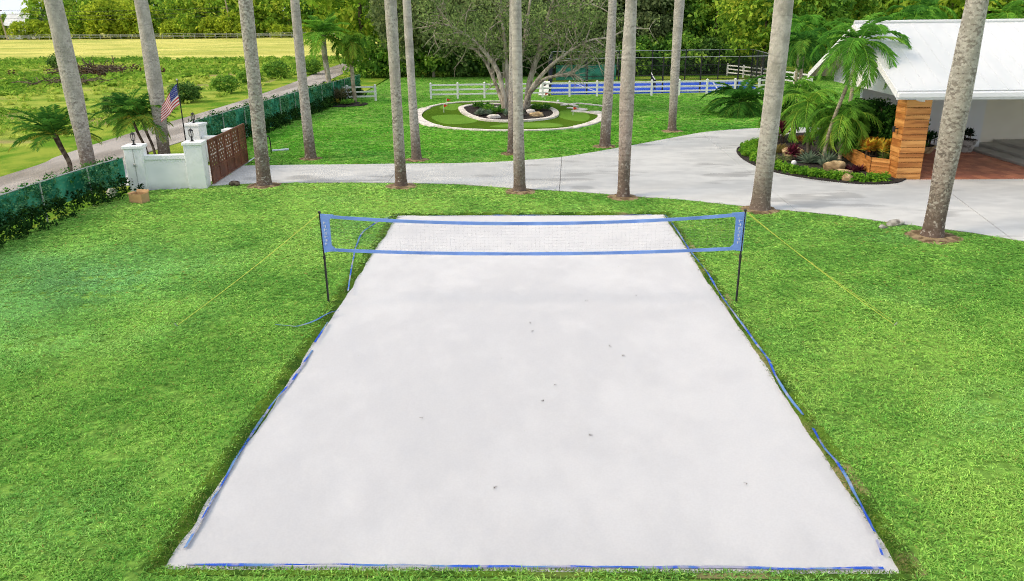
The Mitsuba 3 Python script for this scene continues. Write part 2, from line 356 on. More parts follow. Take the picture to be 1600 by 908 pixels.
# driveway
low = curve2([(-13.3, 31.65), (-11.3, 32.1), (-7.5, 32.14), (-3.45, 31.75), (-0.8, 30.85), (1.76, 30.1), (4.13, 29.15), (5.94, 28.45), (8.2, 27.2), (10.3, 26.2), (11.92, 25.0), (13.48, 24.0), (14.9, 22.7), (17, 21.2), (22, 19)])
upp = curve2([(-13.6, 36.2), (-12.4, 36.3), (-7.0, 36.45), (-2.4, 36.65), (0.62, 37.6), (2.3, 38.7), (4.7, 40.9), (7.9, 44.1), (10.1, 46.2), (12.2, 47.3), (13.7, 47.75), (15.8, 48.0), (19.5, 48.0), (26, 48)])
drive = sg.Polygon(np.vstack([low, [(40, 16), (40, 48)], upp[::-1]])).buffer(0)
bed_ring = smooth_ring([(11.0, 41.0), (10.35, 39.6), (10.05, 37.6), (10.1, 35.6), (10.5, 33.9), (11.2, 32.75), (12.2, 31.75), (13.3, 31.15), (14.4, 31.2), (15.2, 31.8), (16.3, 33.5), (17.5, 37), (17.6, 41), (17.9, 44.2), (16.6, 45.6), (14.6, 44.9), (12.6, 42.7)], 6)
BED = sg.Polygon(bed_ring).buffer(0)
TERRA = sg.Polygon([(15.4, 32.06), (26.0, 32.06), (26.0, 40.2), (15.4, 40.2)])
pav = drive.difference(BED.union(TERRA))
joints = so.unary_union([sg.LineString([(1.56, 39.5), (1.05, 29)]).buffer(0.011), sg.LineString([(14.3, 22), (16.6, 32.5)]).buffer(0.011), sg.LineString([(-6.0, 31), (-6.1, 38)]).buffer(0.008), sg.LineString([(9.2, 25), (9.9, 47)]).buffer(0.007)])
put('driveway', slab(pav, -0.05, 0.018), 'mulch_mat', kind='structure')
for q in polys(pav.difference(joints)):
    put('slab', slab(q, 0.0, 0.030), 'concrete_mat', 'driveway')

# mulch rings at the palms, sand court
MULCH = [(-11.1, 31.72, 0.85), (-5.34, 31.43, 0.8), (-0.46, 30.32, 0.75), (3.5, 29.19, 0.8), (8.06, 27.03, 0.9), (12.33, 23.42, 0.95), (-10.88, 38.17, 0.7), (-5.56, 37.61, 0.7), (-0.97, 39.3, 0.7), (3.88, 41.33, 0.75), (8.36, 46.9, 0.8)]
for k, (x, y, r) in enumerate(MULCH):
    rng = np.random.default_rng(50 + k); r *= 0.85
    a = np.linspace(0, 2 * PI, 40, endpoint=False)
    rr = r * (1 + 0.22 * (meshkit.fbm(np.stack([np.cos(a) * 1.5, np.sin(a) * 1.5, a * 0 + k], -1), 3) - 0.5) * 2)
    v = [(x, y, 0.05)] + [(x + rr[i] * f_ * math.cos(a[i]), y + rr[i] * f_ * math.sin(a[i]), 0.05 if f_ < 1 else 0.004) for f_ in (0.6, 1.0) for i in range(40)]
    fc = [(0, 1 + i, 1 + (i + 1) % 40) for i in range(40)]
    for i in range(40): fc += [(1 + i, 41 + i, 41 + (i + 1) % 40), (1 + i, 41 + (i + 1) % 40, 1 + (i + 1) % 40)]
    put('mulch_ring', TM(v, fc), 'straw_mat', kind='structure', smooth=True)

def sand_mesh():
    x0, x1, y0, y1 = COURT; nx, ny = 140, 280
    X, Y = np.meshgrid(np.linspace(x0 - 0.05, x1 + 0.05, nx), np.linspace(y0 - 0.05, y1 + 0.05, ny), indexing='ij')
    P = np.stack([X, Y, X * 0], -1)
    Z = -0.055 + 0.05 * (meshkit.fbm(P * 0.5, 3, 2) - 0.5) + 0.022 * (meshkit.fbm(P * 1.9, 3, 5) - 0.5)
    i, j = np.meshgrid(np.arange(nx - 1), np.arange(ny - 1), indexing='ij'); A = i * ny + j
    f = np.vstack([np.stack([A, A + ny, A + ny + 1], -1).reshape(-1, 3), np.stack([A, A + ny + 1, A + 1], -1).reshape(-1, 3)])
    return TM(np.stack([X, Y, Z], -1).reshape(-1, 3), f)
put('sand_court', sand_mesh(), 'sand_mat', kind='structure', smooth=True)

def edge_mesh():
    """the worn strip of turf that slopes down to the sand"""
    x0, x1, y0, y1 = COURT
    ring = []
    for (ax, ay, bx, by, n) in ((x0, y0, x1, y0, 60), (x1, y0, x1, y1, 120), (x1, y1, x0, y1, 60), (x0, y1, x0, y0, 120)):
        for t in np.linspace(0, 1, n, endpoint=False): ring.append((lerp(ax, bx, t), lerp(ay, by, t)))
    ring = np.array(ring); c = np.array([(x0 + x1) / 2, (y0 + y1) / 2]); n = len(ring)
    wob = meshkit.fbm(np.c_[ring * 1.3, np.zeros(n)], 4, 3); wob2 = meshkit.fbm(np.c_[ring * 2.9, np.zeros(n) + 4], 3, 7)
    inn = np.zeros_like(ring)
    side = np.where(np.abs(ring[:, 0] - x0) < 1e-6, 0, np.where(np.abs(ring[:, 0] - x1) < 1e-6, 1, np.where(np.abs(ring[:, 1] - y0) < 1e-6, 2, 3)))
    wid = np.choose(side, [0.21, 0.20, 0.12, 0.07]) * (0.88 + 0.24 * wob) + 0.045 * (wob2 - 0.5)
    d = np.sign(c - ring) * np.stack([np.where(side < 2, 1, 0.0), np.where(side >= 2, 1, 0.0)], -1)
    prof = [(-0.10, 0.02), (0.0, 0.022), (0.35, -0.015), (1.0, -0.085)]
    V = []
    for u, z in prof: V.append(np.c_[ring + d * (wid * u if u >= 0 else np.full(n, u))[:, None], np.full(n, z) + (0.02 * (wob2 - 0.5) if u < 0.9 else 0)])
    V = np.stack(V, 1); m = len(prof); F = []
    for i in range(n):
        k = (i + 1) % n
        for j in range(m - 1): F += [(i * m + j, k * m + j, k * m + j + 1), (i * m + j, k * m + j + 1, i * m + j + 1)]
    return TM(V.reshape(-1, 3), F)
put('turf_edge', edge_mesh(), 'edge_mat', kind='structure', smooth=True)

# putting green round the oak
outer = [(-8.1, 57.2), (-7.85, 54.6), (-7.2, 52.2), (-6.06, 49.8), (-3.9, 48.1), (-1.15, 47.5), (1.55, 47.9), (3.3, 49.6), (4.6, 52.8), (4.8, 55.8), (4.0, 58.2), (3.5, 60.2), (2.8, 62.0), (1.0, 64.0), (-1.5, 64.6), (-5.2, 64.3), (-7.1, 62.6), (-7.9, 60.0)]
OUT = sg.Polygon(smooth_ring(outer, 6)).buffer(0)
inner = [(-5.0, 60.2), (-4.75, 57.6), (-4.1, 55.0), (-2.95, 52.6), (-1.2, 51.9), (0.8, 52.9), (1.5, 55.0), (1.4, 57.8), (0.6, 60.0), (-1.5, 61.6), (-3.8, 62.0)]
INN = sg.Polygon(smooth_ring(inner, 6)).buffer(0)
put('putting_fringe', slab(OUT.difference(INN), -0.04, 0.012), 'fringe_mat', kind='structure')
for k, pts in enumerate([[(-6.9, 54.8), (-5.6, 51.0), (-3.9, 51.2), (-3.6, 53.4), (-5.3, 55.8)], [(-7.0, 60.5), (-5.8, 58.5), (-5.4, 60.8), (-5.6, 62.8), (-6.6, 62.6)], [(-2.6, 49.3), (0.2, 48.7), (2.0, 49.4), (1.2, 51.0), (-1.0, 50.9)], [(2.0, 53.6), (3.4, 51.6), (4.0, 54.2), (3.6, 57.4), (2.2, 57.6)]]):
    put('putting_surface', slab(sg.Polygon(smooth_ring(pts, 6)).buffer(0), 0.0, 0.022), 'putting_mat', kind='structure')
wob = OUT.buffer(0.20).difference(OUT.buffer(-0.14))
thick = wob.union(OUT.buffer(0.42).difference(OUT.buffer(-0.30)).intersection(sg.box(-9, 49.5, -5.6, 60)).union(OUT.buffer(0.36).difference(OUT.buffer(-0.26)).intersection(sg.box(2.6, 48, 8, 57)))).difference(sg.box(2.5, 57.0, 6, 60.5))
tongue = sg.LineString(curve2([(4.9, 55.2), (3.9, 56.6), (3.1, 57.2), (3.9, 58.2), (2.9, 59.4)])).buffer(0.24)
tail = sg.LineString(curve2([(2.4, 61.2), (3.6, 62.4), (4.7, 61.4), (5.6, 60.2)])).buffer(0.16)
kp = thick.union(tongue).union(tail)
solo('garden_kerb', slab(kp, 0.0, 0.075), 'kerb_mat', 'pale stone kerb curving round the outside of the putting green', 'kerb')
solo('garden_kerb', slab(INN.buffer(0.42).difference(INN), 0.0, 0.13), 'kerb_mat', 'pale stone kerb round the dark planting bed under the oak', 'kerb')
put('oak_bed', slab(INN, -0.05, 0.07), 'mulch_mat', kind='structure')
put('garden_bed', slab(BED, -0.05, 0.075), 'mulch_mat', kind='structure')
put('small_bed', slab(sg.Polygon(smooth_ring([(-17.1, 62.6), (-15.2, 61.4), (-13.2, 62.2), (-13.4, 64.2), (-15.6, 65.0), (-17.0, 64.2)], 5)), -0.03, 0.06), 'mulch_mat', kind='structure')

# grass blades ----------------------------------------------------------------------
def grass():
    rng = np.random.default_rng(7)
    L = Leaves()
    keep_out = so.unary_union([court_hole.buffer(-0.02), drive, BED, OUT.buffer(0.3), *[sg.Point(x, y).buffer(r * 0.85) for x, y, r in MULCH], sg.box(1.2, 69.5, 23, 90)])
    ok = LAWN.difference(keep_out)
    shapely.prepare(ok)
    bands = [(5.5, 10, 2500), (10, 14, 2200), (14, 18, 1650), (18, 23, 1100), (23, 29, 640), (29, 37, 360), (37, 50, 150), (50, 68, 70), (68, 92, 32)]
    for y0, y1, dens in bands:
        hw = y1 * 0.72 + 2
        tuft = 5 if y1 <= 30 else 3
        n = int(dens / tuft * (y1 - y0) * 2 * hw)
        x = rng.uniform(-hw, hw, n); y = rng.uniform(y0, y1, n)
        m = (np.abs(x + 0.03 * y) < y * 0.70 + 1.6) & shapely.contains_xy(ok, x, y)
        x, y = x[m], y[m]; n = len(x)
        P = np.stack([x, y, np.zeros(n)], -1)
        hgt = meshkit.fbm(np.stack([x * 1.1, y * 1.1, x * 0], -1), 3, 4)
        thin = meshkit.fbm(np.stack([x * 2.6, y * 2.6, x * 0 + 3], -1), 3, 9)
        m = rng.random(n) < np.clip((thin - 0.20) * 3.2, 0.25, 1); P, hgt, x, y = P[m], hgt[m], x[m], y[m]; n = len(P)
        tone = rng.normal(0, 0.22, n)
        P, hgt, x, y, tone = (np.repeat(q_, tuft, 0) for q_ in (P, hgt, x, y, tone)); n = len(P)
        P[:, :2] += rng.normal(0, 0.012, (n, 2)); s = np.clip(y / 13, 1, 3.4)
        ln = rng.uniform(0.06, 0.125, n) * s ** 0.9 * (0.75 + 0.5 * hgt)
        el = np.clip(rng.normal(0.65, 0.32, n), 0.08, 1.35); el = np.arcsin(np.clip(np.sin(el) / s, 0, 1))
        az = np.tile(np.arange(tuft), n // tuft) * 2 * PI / tuft + np.repeat(rng.uniform(0, 6.28, n // tuft), tuft) + rng.normal(0, 0.45, n)
        D = np.stack([np.cos(az) * np.cos(el), np.sin(az) * np.cos(el), np.sin(el)], -1)
        S = np.stack([-np.sin(az), np.cos(az), rng.normal(0, 0.25, n)], -1)
        wd = rng.uniform(0.010, 0.018, n) * s ** 0.9
        q = np.stack([x, y, x * 0], -1)
        a = meshkit.fbm(q * 0.16, 3, 21); b = meshkit.fbm(q * 0.8, 3, 22); c = meshkit.fbm(q * 0.33 + 5, 3, 23)
        t = np.clip((a * 0.5 + b * 0.5 - 0.3) * 2.4 + rng.normal(0, 0.2, n), 0, 1)
        col = palette(rng, n, [(0.185, 0.430, 0.085), (0.320, 0.595, 0.130), (0.485, 0.715, 0.185)], 0.22, np.clip(t + tone, 0, 1))
        cool = np.clip((c - 0.58) * 4, 0, 1)[:, None] * 0.3 + 0.75 * np.exp(-(((x + 12.5) / 3.5) ** 2 + ((y - 19.5) / 3.0) ** 2))[:, None]
        col = col * (1 - np.clip(cool, 0, 0.9)) + np.clip(cool, 0, 0.9) * np.array([0.260, 0.500, 0.210]) * (col[:, 1:2] / 0.46)
        dry = rng.random(n) < 0.012
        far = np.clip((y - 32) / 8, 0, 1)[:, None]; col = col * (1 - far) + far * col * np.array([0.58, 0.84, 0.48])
        col[dry] = np.array([0.46, 0.44, 0.14])
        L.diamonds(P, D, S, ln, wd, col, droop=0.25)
    x0, x1, y0, y1 = COURT; n = 9000
    side = rng.random(n); t = rng.random(n); o = rng.random(n) ** 1.2
    yy = y0 + (y1 - y0) * t ** 1.6; xx = x0 + (x1 - x0) * t
    x = np.where(side < 0.36, x0 + 0.17 * o, np.where(side < 0.78, x1 - 0.17 * o, xx)); y = np.where(side < 0.78, yy, y0 + 0.09 * o)
    n = len(x); z = 0.015 - 0.07 * np.clip(o - 0.2, 0, 1)
    az = rng.uniform(0, 6.28, n); el = rng.uniform(0.2, 1.1, n); sc = np.clip(y / 15, 1, 2)
    D = np.stack([np.cos(az) * np.cos(el), np.sin(az) * np.cos(el), np.sin(el)], -1); S = np.stack([-np.sin(az), np.cos(az), rng.normal(0, 0.2, n)], -1)
    L.diamonds(np.stack([x, y, z], -1), D, S, rng.uniform(0.03, 0.075, n) * sc, rng.uniform(0.008, 0.014, n) * sc, palette(rng, n, [(0.060, 0.150, 0.022), (0.130, 0.270, 0.04), (0.34, 0.34, 0.12)], 0.2, rng.random(n) ** 1.5), droop=0.2)
    return L
GR = grass()
GR.put('lawn_grass', kind='stuff', label='short coarse green lawn grass all round the sand court and the drive')

# ------------------------------------------------------------------ tall royal palm trunks
def royal(base, height, r0, lean, curve, pink, lev, label, seed, group=None):
    rng = np.random.default_rng(seed)
    key = thing('royal_palm', label, 'palm tree', group)
    n, sides = 56, 24
    t = np.linspace(0, 1, n) ** 1.15; h = t * height
    cx = base[0] + lean[0] * t + curve * np.sin(PI * t); cy = base[1] + lean[1] * t
    rb, rm, rt = r0; sm = lambda t_: t_ * t_ * (3 - 2 * t_)
    rad = np.where(h < 4.0, rb + (rm - rb) * sm(np.clip((h - 0.6) / 3.4, 0, 1)), rm + (rt - rm) * sm(np.clip((h - 4.0) / 3.3, 0, 1))) * (1 - 0.02 * np.clip(h - 7.3, 0, 7)) + 0.30 * rb * np.exp(-h / 0.22)
    ang = np.arange(sides + 1) * 2 * PI / sides
    bump = 1 + 0.045 * (meshkit.fbm(np.stack([np.cos(ang)[None] * 1.2 + 0 * h[:, None], np.sin(ang)[None] * 1.2 + 0 * h[:, None], h[:, None] * 0.9 + seed * 3.3 + 0 * ang[None]], -1), 3, seed) - 0.5) * 2
    ringb = 1 + 0.004 * np.sin(h * 19.0 * 2)[:, None]
    R = rad[:, None] * bump * ringb
    V = np.stack([cx[:, None] + R * np.cos(ang), cy[:, None] + R * np.sin(ang), np.broadcast_to(h[:, None] - 0.02, R.shape)], -1)
    uv = np.stack([np.full(R.shape, min(pink, 0.97) + lev), np.broadcast_to(h[:, None] + seed * 0.37 % 0.2, R.shape)], -1)
    m = sides + 1; i, j = np.meshgrid(np.arange(n - 1), np.arange(sides), indexing='ij'); A = i * m + j
    F = np.vstack([np.stack([A, A + 1, A + m + 1], -1).reshape(-1, 3), np.stack([A, A + m + 1, A + m], -1).reshape(-1, 3)])
    put('trunk', TM(V.reshape(-1, 3), F), 'bark_mat', key, smooth=True, uv=uv.reshape(-1, 2))
    return key
#        base            r0    rmid  lean(top at 14 m)  curve pink label
ROYAL = [((-19.83, 34.3), (0.3, 0.375, 0.35), (-0.5, 0), 0.10, 0.05, 'thick pale grey palm trunk at the far left, rising from behind the green mesh fence'),
         ((-18.1, 38.0), (0.28, 0.36, 0.3), (-0.35, 0), 0.25, 0.10, 'bulging grey palm trunk behind the low white wall, beside the flag'),
         ((-11.1, 31.72), (0.28, 0.265, 0.265), (0.1, 0), 0.05, 0.30, 'blotchy dark grey palm trunk next to the open end of the brown gate'),
         ((-10.88, 38.17), (0.255, 0.22, 0.21), (0.1, 0), -0.10, 0.15, 'grey palm trunk standing across the drive, second palm to the right of the brown gate'),
         ((-5.34, 31.43), (0.225, 0.21, 0.235), (-0.1, 0), 0.05, 0.55, 'palm trunk with brown lower half near the drive, in front of a paler trunk'),
         ((-5.56, 37.61), (0.225, 0.19, 0.19), (0.0, 0), -0.08, 0.10, 'pale palm trunk across the drive, just behind the brown footed one'),
         ((-0.46, 30.32), (0.225, 0.19, 0.18), (-0.1, 0), -0.02, 0.35, 'straight slim pale palm trunk in the middle, before the spreading oak'),
         ((-0.97, 39.3), (0.22, 0.2, 0.2), (0.3, 0), 0.0, 0.60, 'palm trunk across the drive almost hidden by the middle trunk'),
         ((3.88, 41.33), (0.27, 0.25, 0.205), (0.15, 0), 0.10, 0.45, 'palm trunk with a swollen dark foot across the drive, in front of the blue court'),
         ((3.5, 29.19), (0.22, 0.265, 0.205), (0.15, 0), -0.06, 0.95, 'pinkish brown palm trunk on the near strip of lawn, right of the middle trunk'),
         ((8.36, 46.9), (0.235, 0.25, 0.285), (0.2, 0), -0.10, 0.05, 'pale greenish palm trunk with a dark foot, far across the drive on the right'),
         ((8.06, 27.03), (0.31, 0.305, 0.305), (0.15, 0), 0.05, 0.12, 'smooth pale palm trunk close behind the right end of the net'),
         ((12.33, 23.42), (0.285, 0.345, 0.285), (0.2, 0), 0.0, 0.50, 'rough mottled palm trunk at the right, in front of the white roof')]
LEVELS = [2, 1, 4, 3, 3, 1, 1, 3, 3, 2, 2, 0, 4]
for k, (b, r0, lean, cv, pink, lab) in enumerate(ROYAL):
    royal(b, 13.5, r0, lean, cv, pink, LEVELS[k], lab, 11 + k)

# ------------------------------------------------------------------ volleyball net
NY = 17.62
for s, lab in ((-1, 'black net post standing in the grass left of the sand'), (1, 'black net post standing in the grass right of the sand')):
    k = thing('net_post', lab, 'post')
    x = 4.92 * s - 0.01
    put('pole', tube([(x, NY, -0.03), (x - 0.0 * s, NY, 1.15)], 0.026, 12), 'black_mat', k, smooth=30)
    put('upper_pole', tube([(x, NY, 1.15), (x + 0.02 * s, NY, 2.26)], 0.021, 12), 'black_mat', k, smooth=30)
    put('collar', tube([(x, NY, 1.12), (x, NY, 1.20)], 0.034, 12), 'black_mat', k, smooth=30)
    put('cap', tube([(x + 0.02 * s, NY, 2.25), (x + 0.02 * s, NY, 2.29)], 0.032, 12), 'black_mat', k, smooth=30)
net = thing('volleyball_net', 'sagging volleyball net with blue tapes strung across the sand between two black posts', 'net')
def ztop(x): return 2.215 - 0.205 * (1 - (x / 4.9) ** 2) ** 0.9
def zbot(x): return 1.335 - 0.125 * (1 - (x / 4.9) ** 2) ** 0.9
def tape(z, w, name):
    xs = np.linspace(-4.86, 4.86, 81); V, F = [], []
    for x in xs:
        tw = 0.010 * math.sin(x * 3.1) + 0.006 * math.sin(x * 7.7 + 1)
        for dy, dz in ((-0.012, -w / 2), (-0.012, w / 2), (0.012, w / 2), (0.012, -w / 2)):
            V.append((x, NY + dy + tw * (dz / w), z(x) + dz))
    for i in range(80):
        for j in range(4):
            a, b = i * 4 + j, i * 4 + (j + 1) % 4
            F += [(a, a + 4, b + 4), (a, b + 4, b)]
    put(name, TM(V, F), 'tape_mat', net)
tape(lambda x: ztop(abs(x)) - 0.035, 0.075, 'top_tape'); tape(lambda x: zbot(abs(x)) + 0.03, 0.075, 'bottom_tape')
for s in (-1, 1):
    xa, xb = 4.74 * s, 4.93 * s
    pl = sg.Polygon([(xb, 1.30), (xb + 0.01 * s, 2.22), (xa - 0.10 * s, 2.20), (xa, 2.08), (xa, 1.46), (xa - 0.12 * s, 1.345)]).buffer(0.01)
    m = trimesh.creation.extrude_polygon(pl, 0.030, engine='earcut')
    m.vertices = m.vertices[:, [0, 2, 1]] * np.array([1, -1, 1]); m.invert()
    m.apply_translation((0, NY + 0.015, 0))
    sl = put('side_sleeve', m, 'tape_mat', net, label='pale blue end sleeve with white marks running down it')
    rng = np.random.default_rng(3 + s)
    marks = []                                     # worn print: white strokes, not readable in the photograph
    for i in range(7):
        z0 = 2.02 - i * 0.085
        marks.append(box(min(xa, xb) + 0.05, min(xa, xb) + 0.05 + rng.uniform(0.05, 0.09), NY - 0.022, NY - 0.018, z0, z0 + 0.011))
        marks.append(box(min(xa, xb) + 0.06 + 0.03 * (i % 2), min(xa, xb) + 0.08 + 0.03 * (i % 2), NY - 0.0225, NY - 0.0175, z0 - 0.035, z0 + 0.03))
    put('print', cat(marks), 'net_white_mat', sl)
strings = []
for x in np.arange(-4.7, 4.71, 0.1):
    strings.append(tube([(x, NY, zbot(abs(x)) + 0.06), (x, NY, ztop(abs(x)) - 0.07)], 0.0011, 3, False))
for j in range(1, 9):
    xs = np.linspace(-4.75, 4.75, 24)
    strings.append(tube([(x, NY, lerp(zbot(abs(x)) + 0.06, ztop(abs(x)) - 0.07, j / 9)) for x in xs], 0.0011, 3, False))
put('netting', cat(strings), 'net_string_mat', net, kind='stuff')
for s, lab in ((-1, 'thin yellow guy rope from the left net post down to the grass'), (1, 'pair of yellow guy lines from the right net post down to the grass')):
    k = thing('guy_rope', lab, 'rope')
    top = np.array([4.95 * s, NY, 2.24]); an = np.array([8.0 * s, 16.15, 0.03])
    def sag(a, b, r, off=0.0):
        t = np.linspace(0, 1, 14)[:, None]; p = a * (1 - t) + b * t; p[:, 2] -= 0.05 * 4 * (t * (1 - t))[:, 0]; p[:, 1] += off * np.sin(PI * t[:, 0]); return tube(p, r, 5)
    put('rope', sag(top, an, 0.0065), 'rope_mat', k, smooth=True)
    if s > 0: put('rope', sag(top + [0, 0.01, -0.03], an + [0.08, 0.25, 0], 0.004), 'rope_mat', k, smooth=True)
    put('stake', tube([an + [0.06 * s, -0.02, 0.05], an + [-0.05 * s, 0.02, -0.15]], 0.012, 6), 'metal_mat', k)

# blue webbing that marks the court
def webbing(pts, w, zf, name_label, twist=0.0, seed=0, group=None):
    p = curve2(pts, 10); n = len(p); t = np.gradient(p, axis=0); t /= np.linalg.norm(t, axis=1, keepdims=True); nn = np.stack([-t[:, 1], t[:, 0]], -1)
    w_ = w * 0.62 * (0.75 + 0.5 * meshkit.fbm(np.c_[p * 2.1, np.zeros(n)], 3, seed))
    z = np.array([zf(x, y) for x, y in p]) + 0.050 * (meshkit.fbm(np.c_[p * 1.9, np.zeros(n) + 2], 4, seed + 1) - 0.52)
    tl = 0.5 * (meshkit.fbm(np.c_[p * 1.1, np.zeros(n) + 7], 3, seed + 2) - 0.5) * w * 1.2
    A = np.c_[p + nn * w_[:, None] / 2, z + tl]; B = np.c_[p - nn * w_[:, None] / 2, z - tl]
    V = np.stack([A, B, B - [0, 0, 0.004], A - [0, 0, 0.004]], 1).reshape(-1, 3); F = []
    for i in range(n - 1):
        for j in range(4):
            a, b = i * 4 + j, i * 4 + (j + 1) % 4
            F += [(a, a + 4, b + 4), (a, b + 4, b)]
    return solo('boundary_webbing', TM(V, F), 'webbing_mat', name_label, 'tape', group)
def zsand(off): return lambda x, y: -0.048 + off
webbing([(-4.57, 8.43), (-4.60, 9.0), (-4.65, 9.98), (-4.70, 11.0), (-4.68, 12.56), (-4.61, 13.45), (-4.61, 14.9)], 0.065, zsand(0.025), 'frayed blue boundary webbing along the left edge of the sand', seed=1)
webbing([(-4.63, 15.2), (-4.64, 15.9), (-4.66, 16.4)], 0.06, zsand(0.06), 'short scrap of blue webbing at the left sand edge, just nearer than the loose end', seed=4)
webbing([(-5.75, 16.1), (-5.5, 16.05), (-5.22, 15.97), (-4.94, 16.28), (-4.75, 16.8), (-4.54, 17.05)], 0.06, lambda x, y: 0.06, 'loose blue webbing end lying in the grass at the foot of the left post', seed=6)
webbing([(-4.60, 18.3), (-4.75, 19.1), (-4.90, 20.0), (-5.08, 21.1), (-5.27, 22.4), (-5.39, 23.9), (-5.23, 25.1), (-4.94, 25.9), (-4.6, 26.5)], 0.06, lambda x, y: 0.07, 'blue webbing loop in the grass behind the net on the left', seed=8)
webbing([(4.68, 11.55), (4.66, 10.93), (4.69, 10.26), (4.65, 9.73), (4.60, 9.18), (4.56, 8.80)], 0.075, lambda x, y: 0.02, 'thickest stretch of blue webbing, along the nearer right edge of the sand', seed=10)
webbing([(4.53, 8.66), (4.50, 8.50), (4.47, 8.34)], 0.05, zsand(0.05), 'short blue webbing scrap at the near right corner of the sand', seed=21)
webbing([(4.66, 12.0), (4.64, 12.5), (4.63, 13.24), (4.72, 14.36), (4.70, 15.21), (4.68, 16.4), (4.66, 17.49), (4.66, 18.5), (4.70, 20.2), (4.64, 22.0), (4.66, 24.6), (4.62, 26.3)], 0.07, lambda x, y: 0.03, 'long blue webbing along the right edge of the sand, passing the right post', seed=24)
webbing([(-4.42, 8.12), (-3.2, 8.11), (-2.0, 8.12), (-0.8, 8.11), (0.6, 8.12), (1.4, 8.11), (2.4, 8.12), (3.3, 8.11), (4.4, 8.13)], 0.055, zsand(0.032), 'thin blue webbing along the whole nearest edge of the sand', seed=12)
webbing([(-3.6, 26.52), (-1.2, 26.54), (1.4, 26.52), (4.2, 26.54)], 0.035, zsand(0.018), 'thin dark strip of webbing along the farthest edge of the sand', seed=17)

# small bits blown on to the sand
for k, (x, y) in enumerate([(0.95, 11.4), (-0.55, 9.9), (0.2, 12.6), (0.0, 15.9), (-0.02, 16.4), (1.85, 14.6), (1.62, 15.1), (1.35, 17.9), (-1.9, 12.0), (0.45, 13.3), (2.6, 18.2), (3.2, 10.0), (0.42, 22.1)]):
    rng = np.random.default_rng(900 + k); a = rng.uniform(0, 6.28)
    L = Leaves()
    D = np.array([[math.cos(a), math.sin(a), 0.15], [math.cos(a + 1.1), math.sin(a + 1.1), 0.3]]); S = np.array([[-math.sin(a), math.cos(a), 0.2], [-math.sin(a + 1.1), math.cos(a + 1.1), 0.1]])
    L.diamonds(np.array([[x, y, -0.035]] * 2), D, S, [0.07, 0.05], [0.022, 0.018], np.array([[0.06, 0.05, 0.045], [0.09, 0.07, 0.06]]))
    kk = L.put('fallen_leaf'); labels[kk] = {'label': 'tiny dark dry leaf lying on the pale sand', 'category': 'leaf', 'group': 'dry leaves on the sand'}

# ------------------------------------------------------------------ entrance: white walls, gate, flag, lanterns
def pillar(x, y, w, h, rz, label):
    k = thing('gate_pillar', label, 'pillar')
    put('shaft', rot(box(x - w / 2, x + w / 2, y - w / 2, y + w / 2, -0.05, h - 0.12, 0.012), rz, point=(x, y, 0)), 'stucco_mat', k)
    put('cap', rot(box(x - w / 2 - 0.05, x + w / 2 + 0.05, y - w / 2 - 0.05, y + w / 2 + 0.05, h - 0.12, h, 0.015), rz, point=(x, y, 0)), 'stucco_mat', k)
    return k
p1 = pillar(-15.90, 30.95, 0.66, 1.84, 8, 'white stucco pillar at the end of the green mesh fence, lantern on top')
put('conduit', tube([(-15.82, 30.60, 0.1), (-15.82, 30.60, 1.75)], 0.012, 6), 'metal_mat', p1)
put('junction_box', box(-15.87, -15.77, 30.55, 30.60, 1.02, 1.14, 0.01), 'metal_mat', p1)
pillar(-13.66, 31.40, 0.70, 1.90, 8, 'white stucco pillar beside the near end of the brown gate')
w = thing('low_wall', 'low white stucco wall between the two nearest white pillars', 'wall')
put('panel', rot(box(-15.62, -13.95, 31.08, 31.30, -0.05, 1.22), 8, point=(-14.8, 31.2, 0)), 'stucco_mat', w)
put('coping', rot(box(-15.60, -13.97, 31.02, 31.36, 1.22, 1.40, 0.012), 8, point=(-14.8, 31.2, 0)), 'stucco_mat', w)
pillar(-16.35, 38.0, 0.74, 1.80, -6, 'white stucco pillar beyond the gate, the one standing by the flagpole')
pillar(-14.55, 37.75, 0.55, 1.55, -6, 'white stucco pillar half hidden behind the far end of the brown gate')
w = thing('low_wall', 'low white stucco wall beyond the brown gate', 'wall')
put('panel', box(-15.97, -14.84, 37.75, 37.95, -0.05, 1.05), 'stucco_mat', w)
put('coping', box(-15.97, -14.84, 37.68, 38.02, 1.05, 1.20, 0.01), 'stucco_mat', w)

def lantern(x, y, z, label):
    k = thing('lantern', label, 'lamp')
    put('base', cat([tube([(x, y, z), (x, y, z + 0.03)], 0.085, 12), tube([(x, y, z + 0.03), (x, y, z + 0.17)], 0.035, 10)]), 'black_mat', k, smooth=30)
    put('glass', tube([(x, y, z + 0.19), (x, y, z + 0.40)], 0.062, 10), 'glass_mat', k)
    bars = [tube([(x + 0.055 * math.cos(a), y + 0.055 * math.sin(a), z + 0.17), (x + 0.095 * math.cos(a), y + 0.095 * math.sin(a), z + 0.29), (x + 0.07 * math.cos(a), y + 0.07 * math.sin(a), z + 0.42)], 0.011, 5) for a in np.arange(6) * PI / 3]
    put('cage', cat(bars + [tube([(x, y, z + 0.165), (x, y, z + 0.19)], 0.075, 12)]), 'black_mat', k)
    put('cap', cat([tube([(x, y, z + 0.41), (x, y, z + 0.45), (x, y, z + 0.50)], [0.10, 0.085, 0.02], 12), tube([(x, y, z + 0.50), (x, y, z + 0.55)], [0.012, 0.004], 6)]), 'black_mat', k)
lantern(-15.90, 30.95, 1.84, 'black lantern on the white pillar at the end of the mesh fence')
lantern(-13.72, 31.38, 1.90, 'black lantern on the white pillar beside the brown gate')
lantern(-16.40, 38.0, 1.80, 'black lantern on the far white pillar by the flagpole')

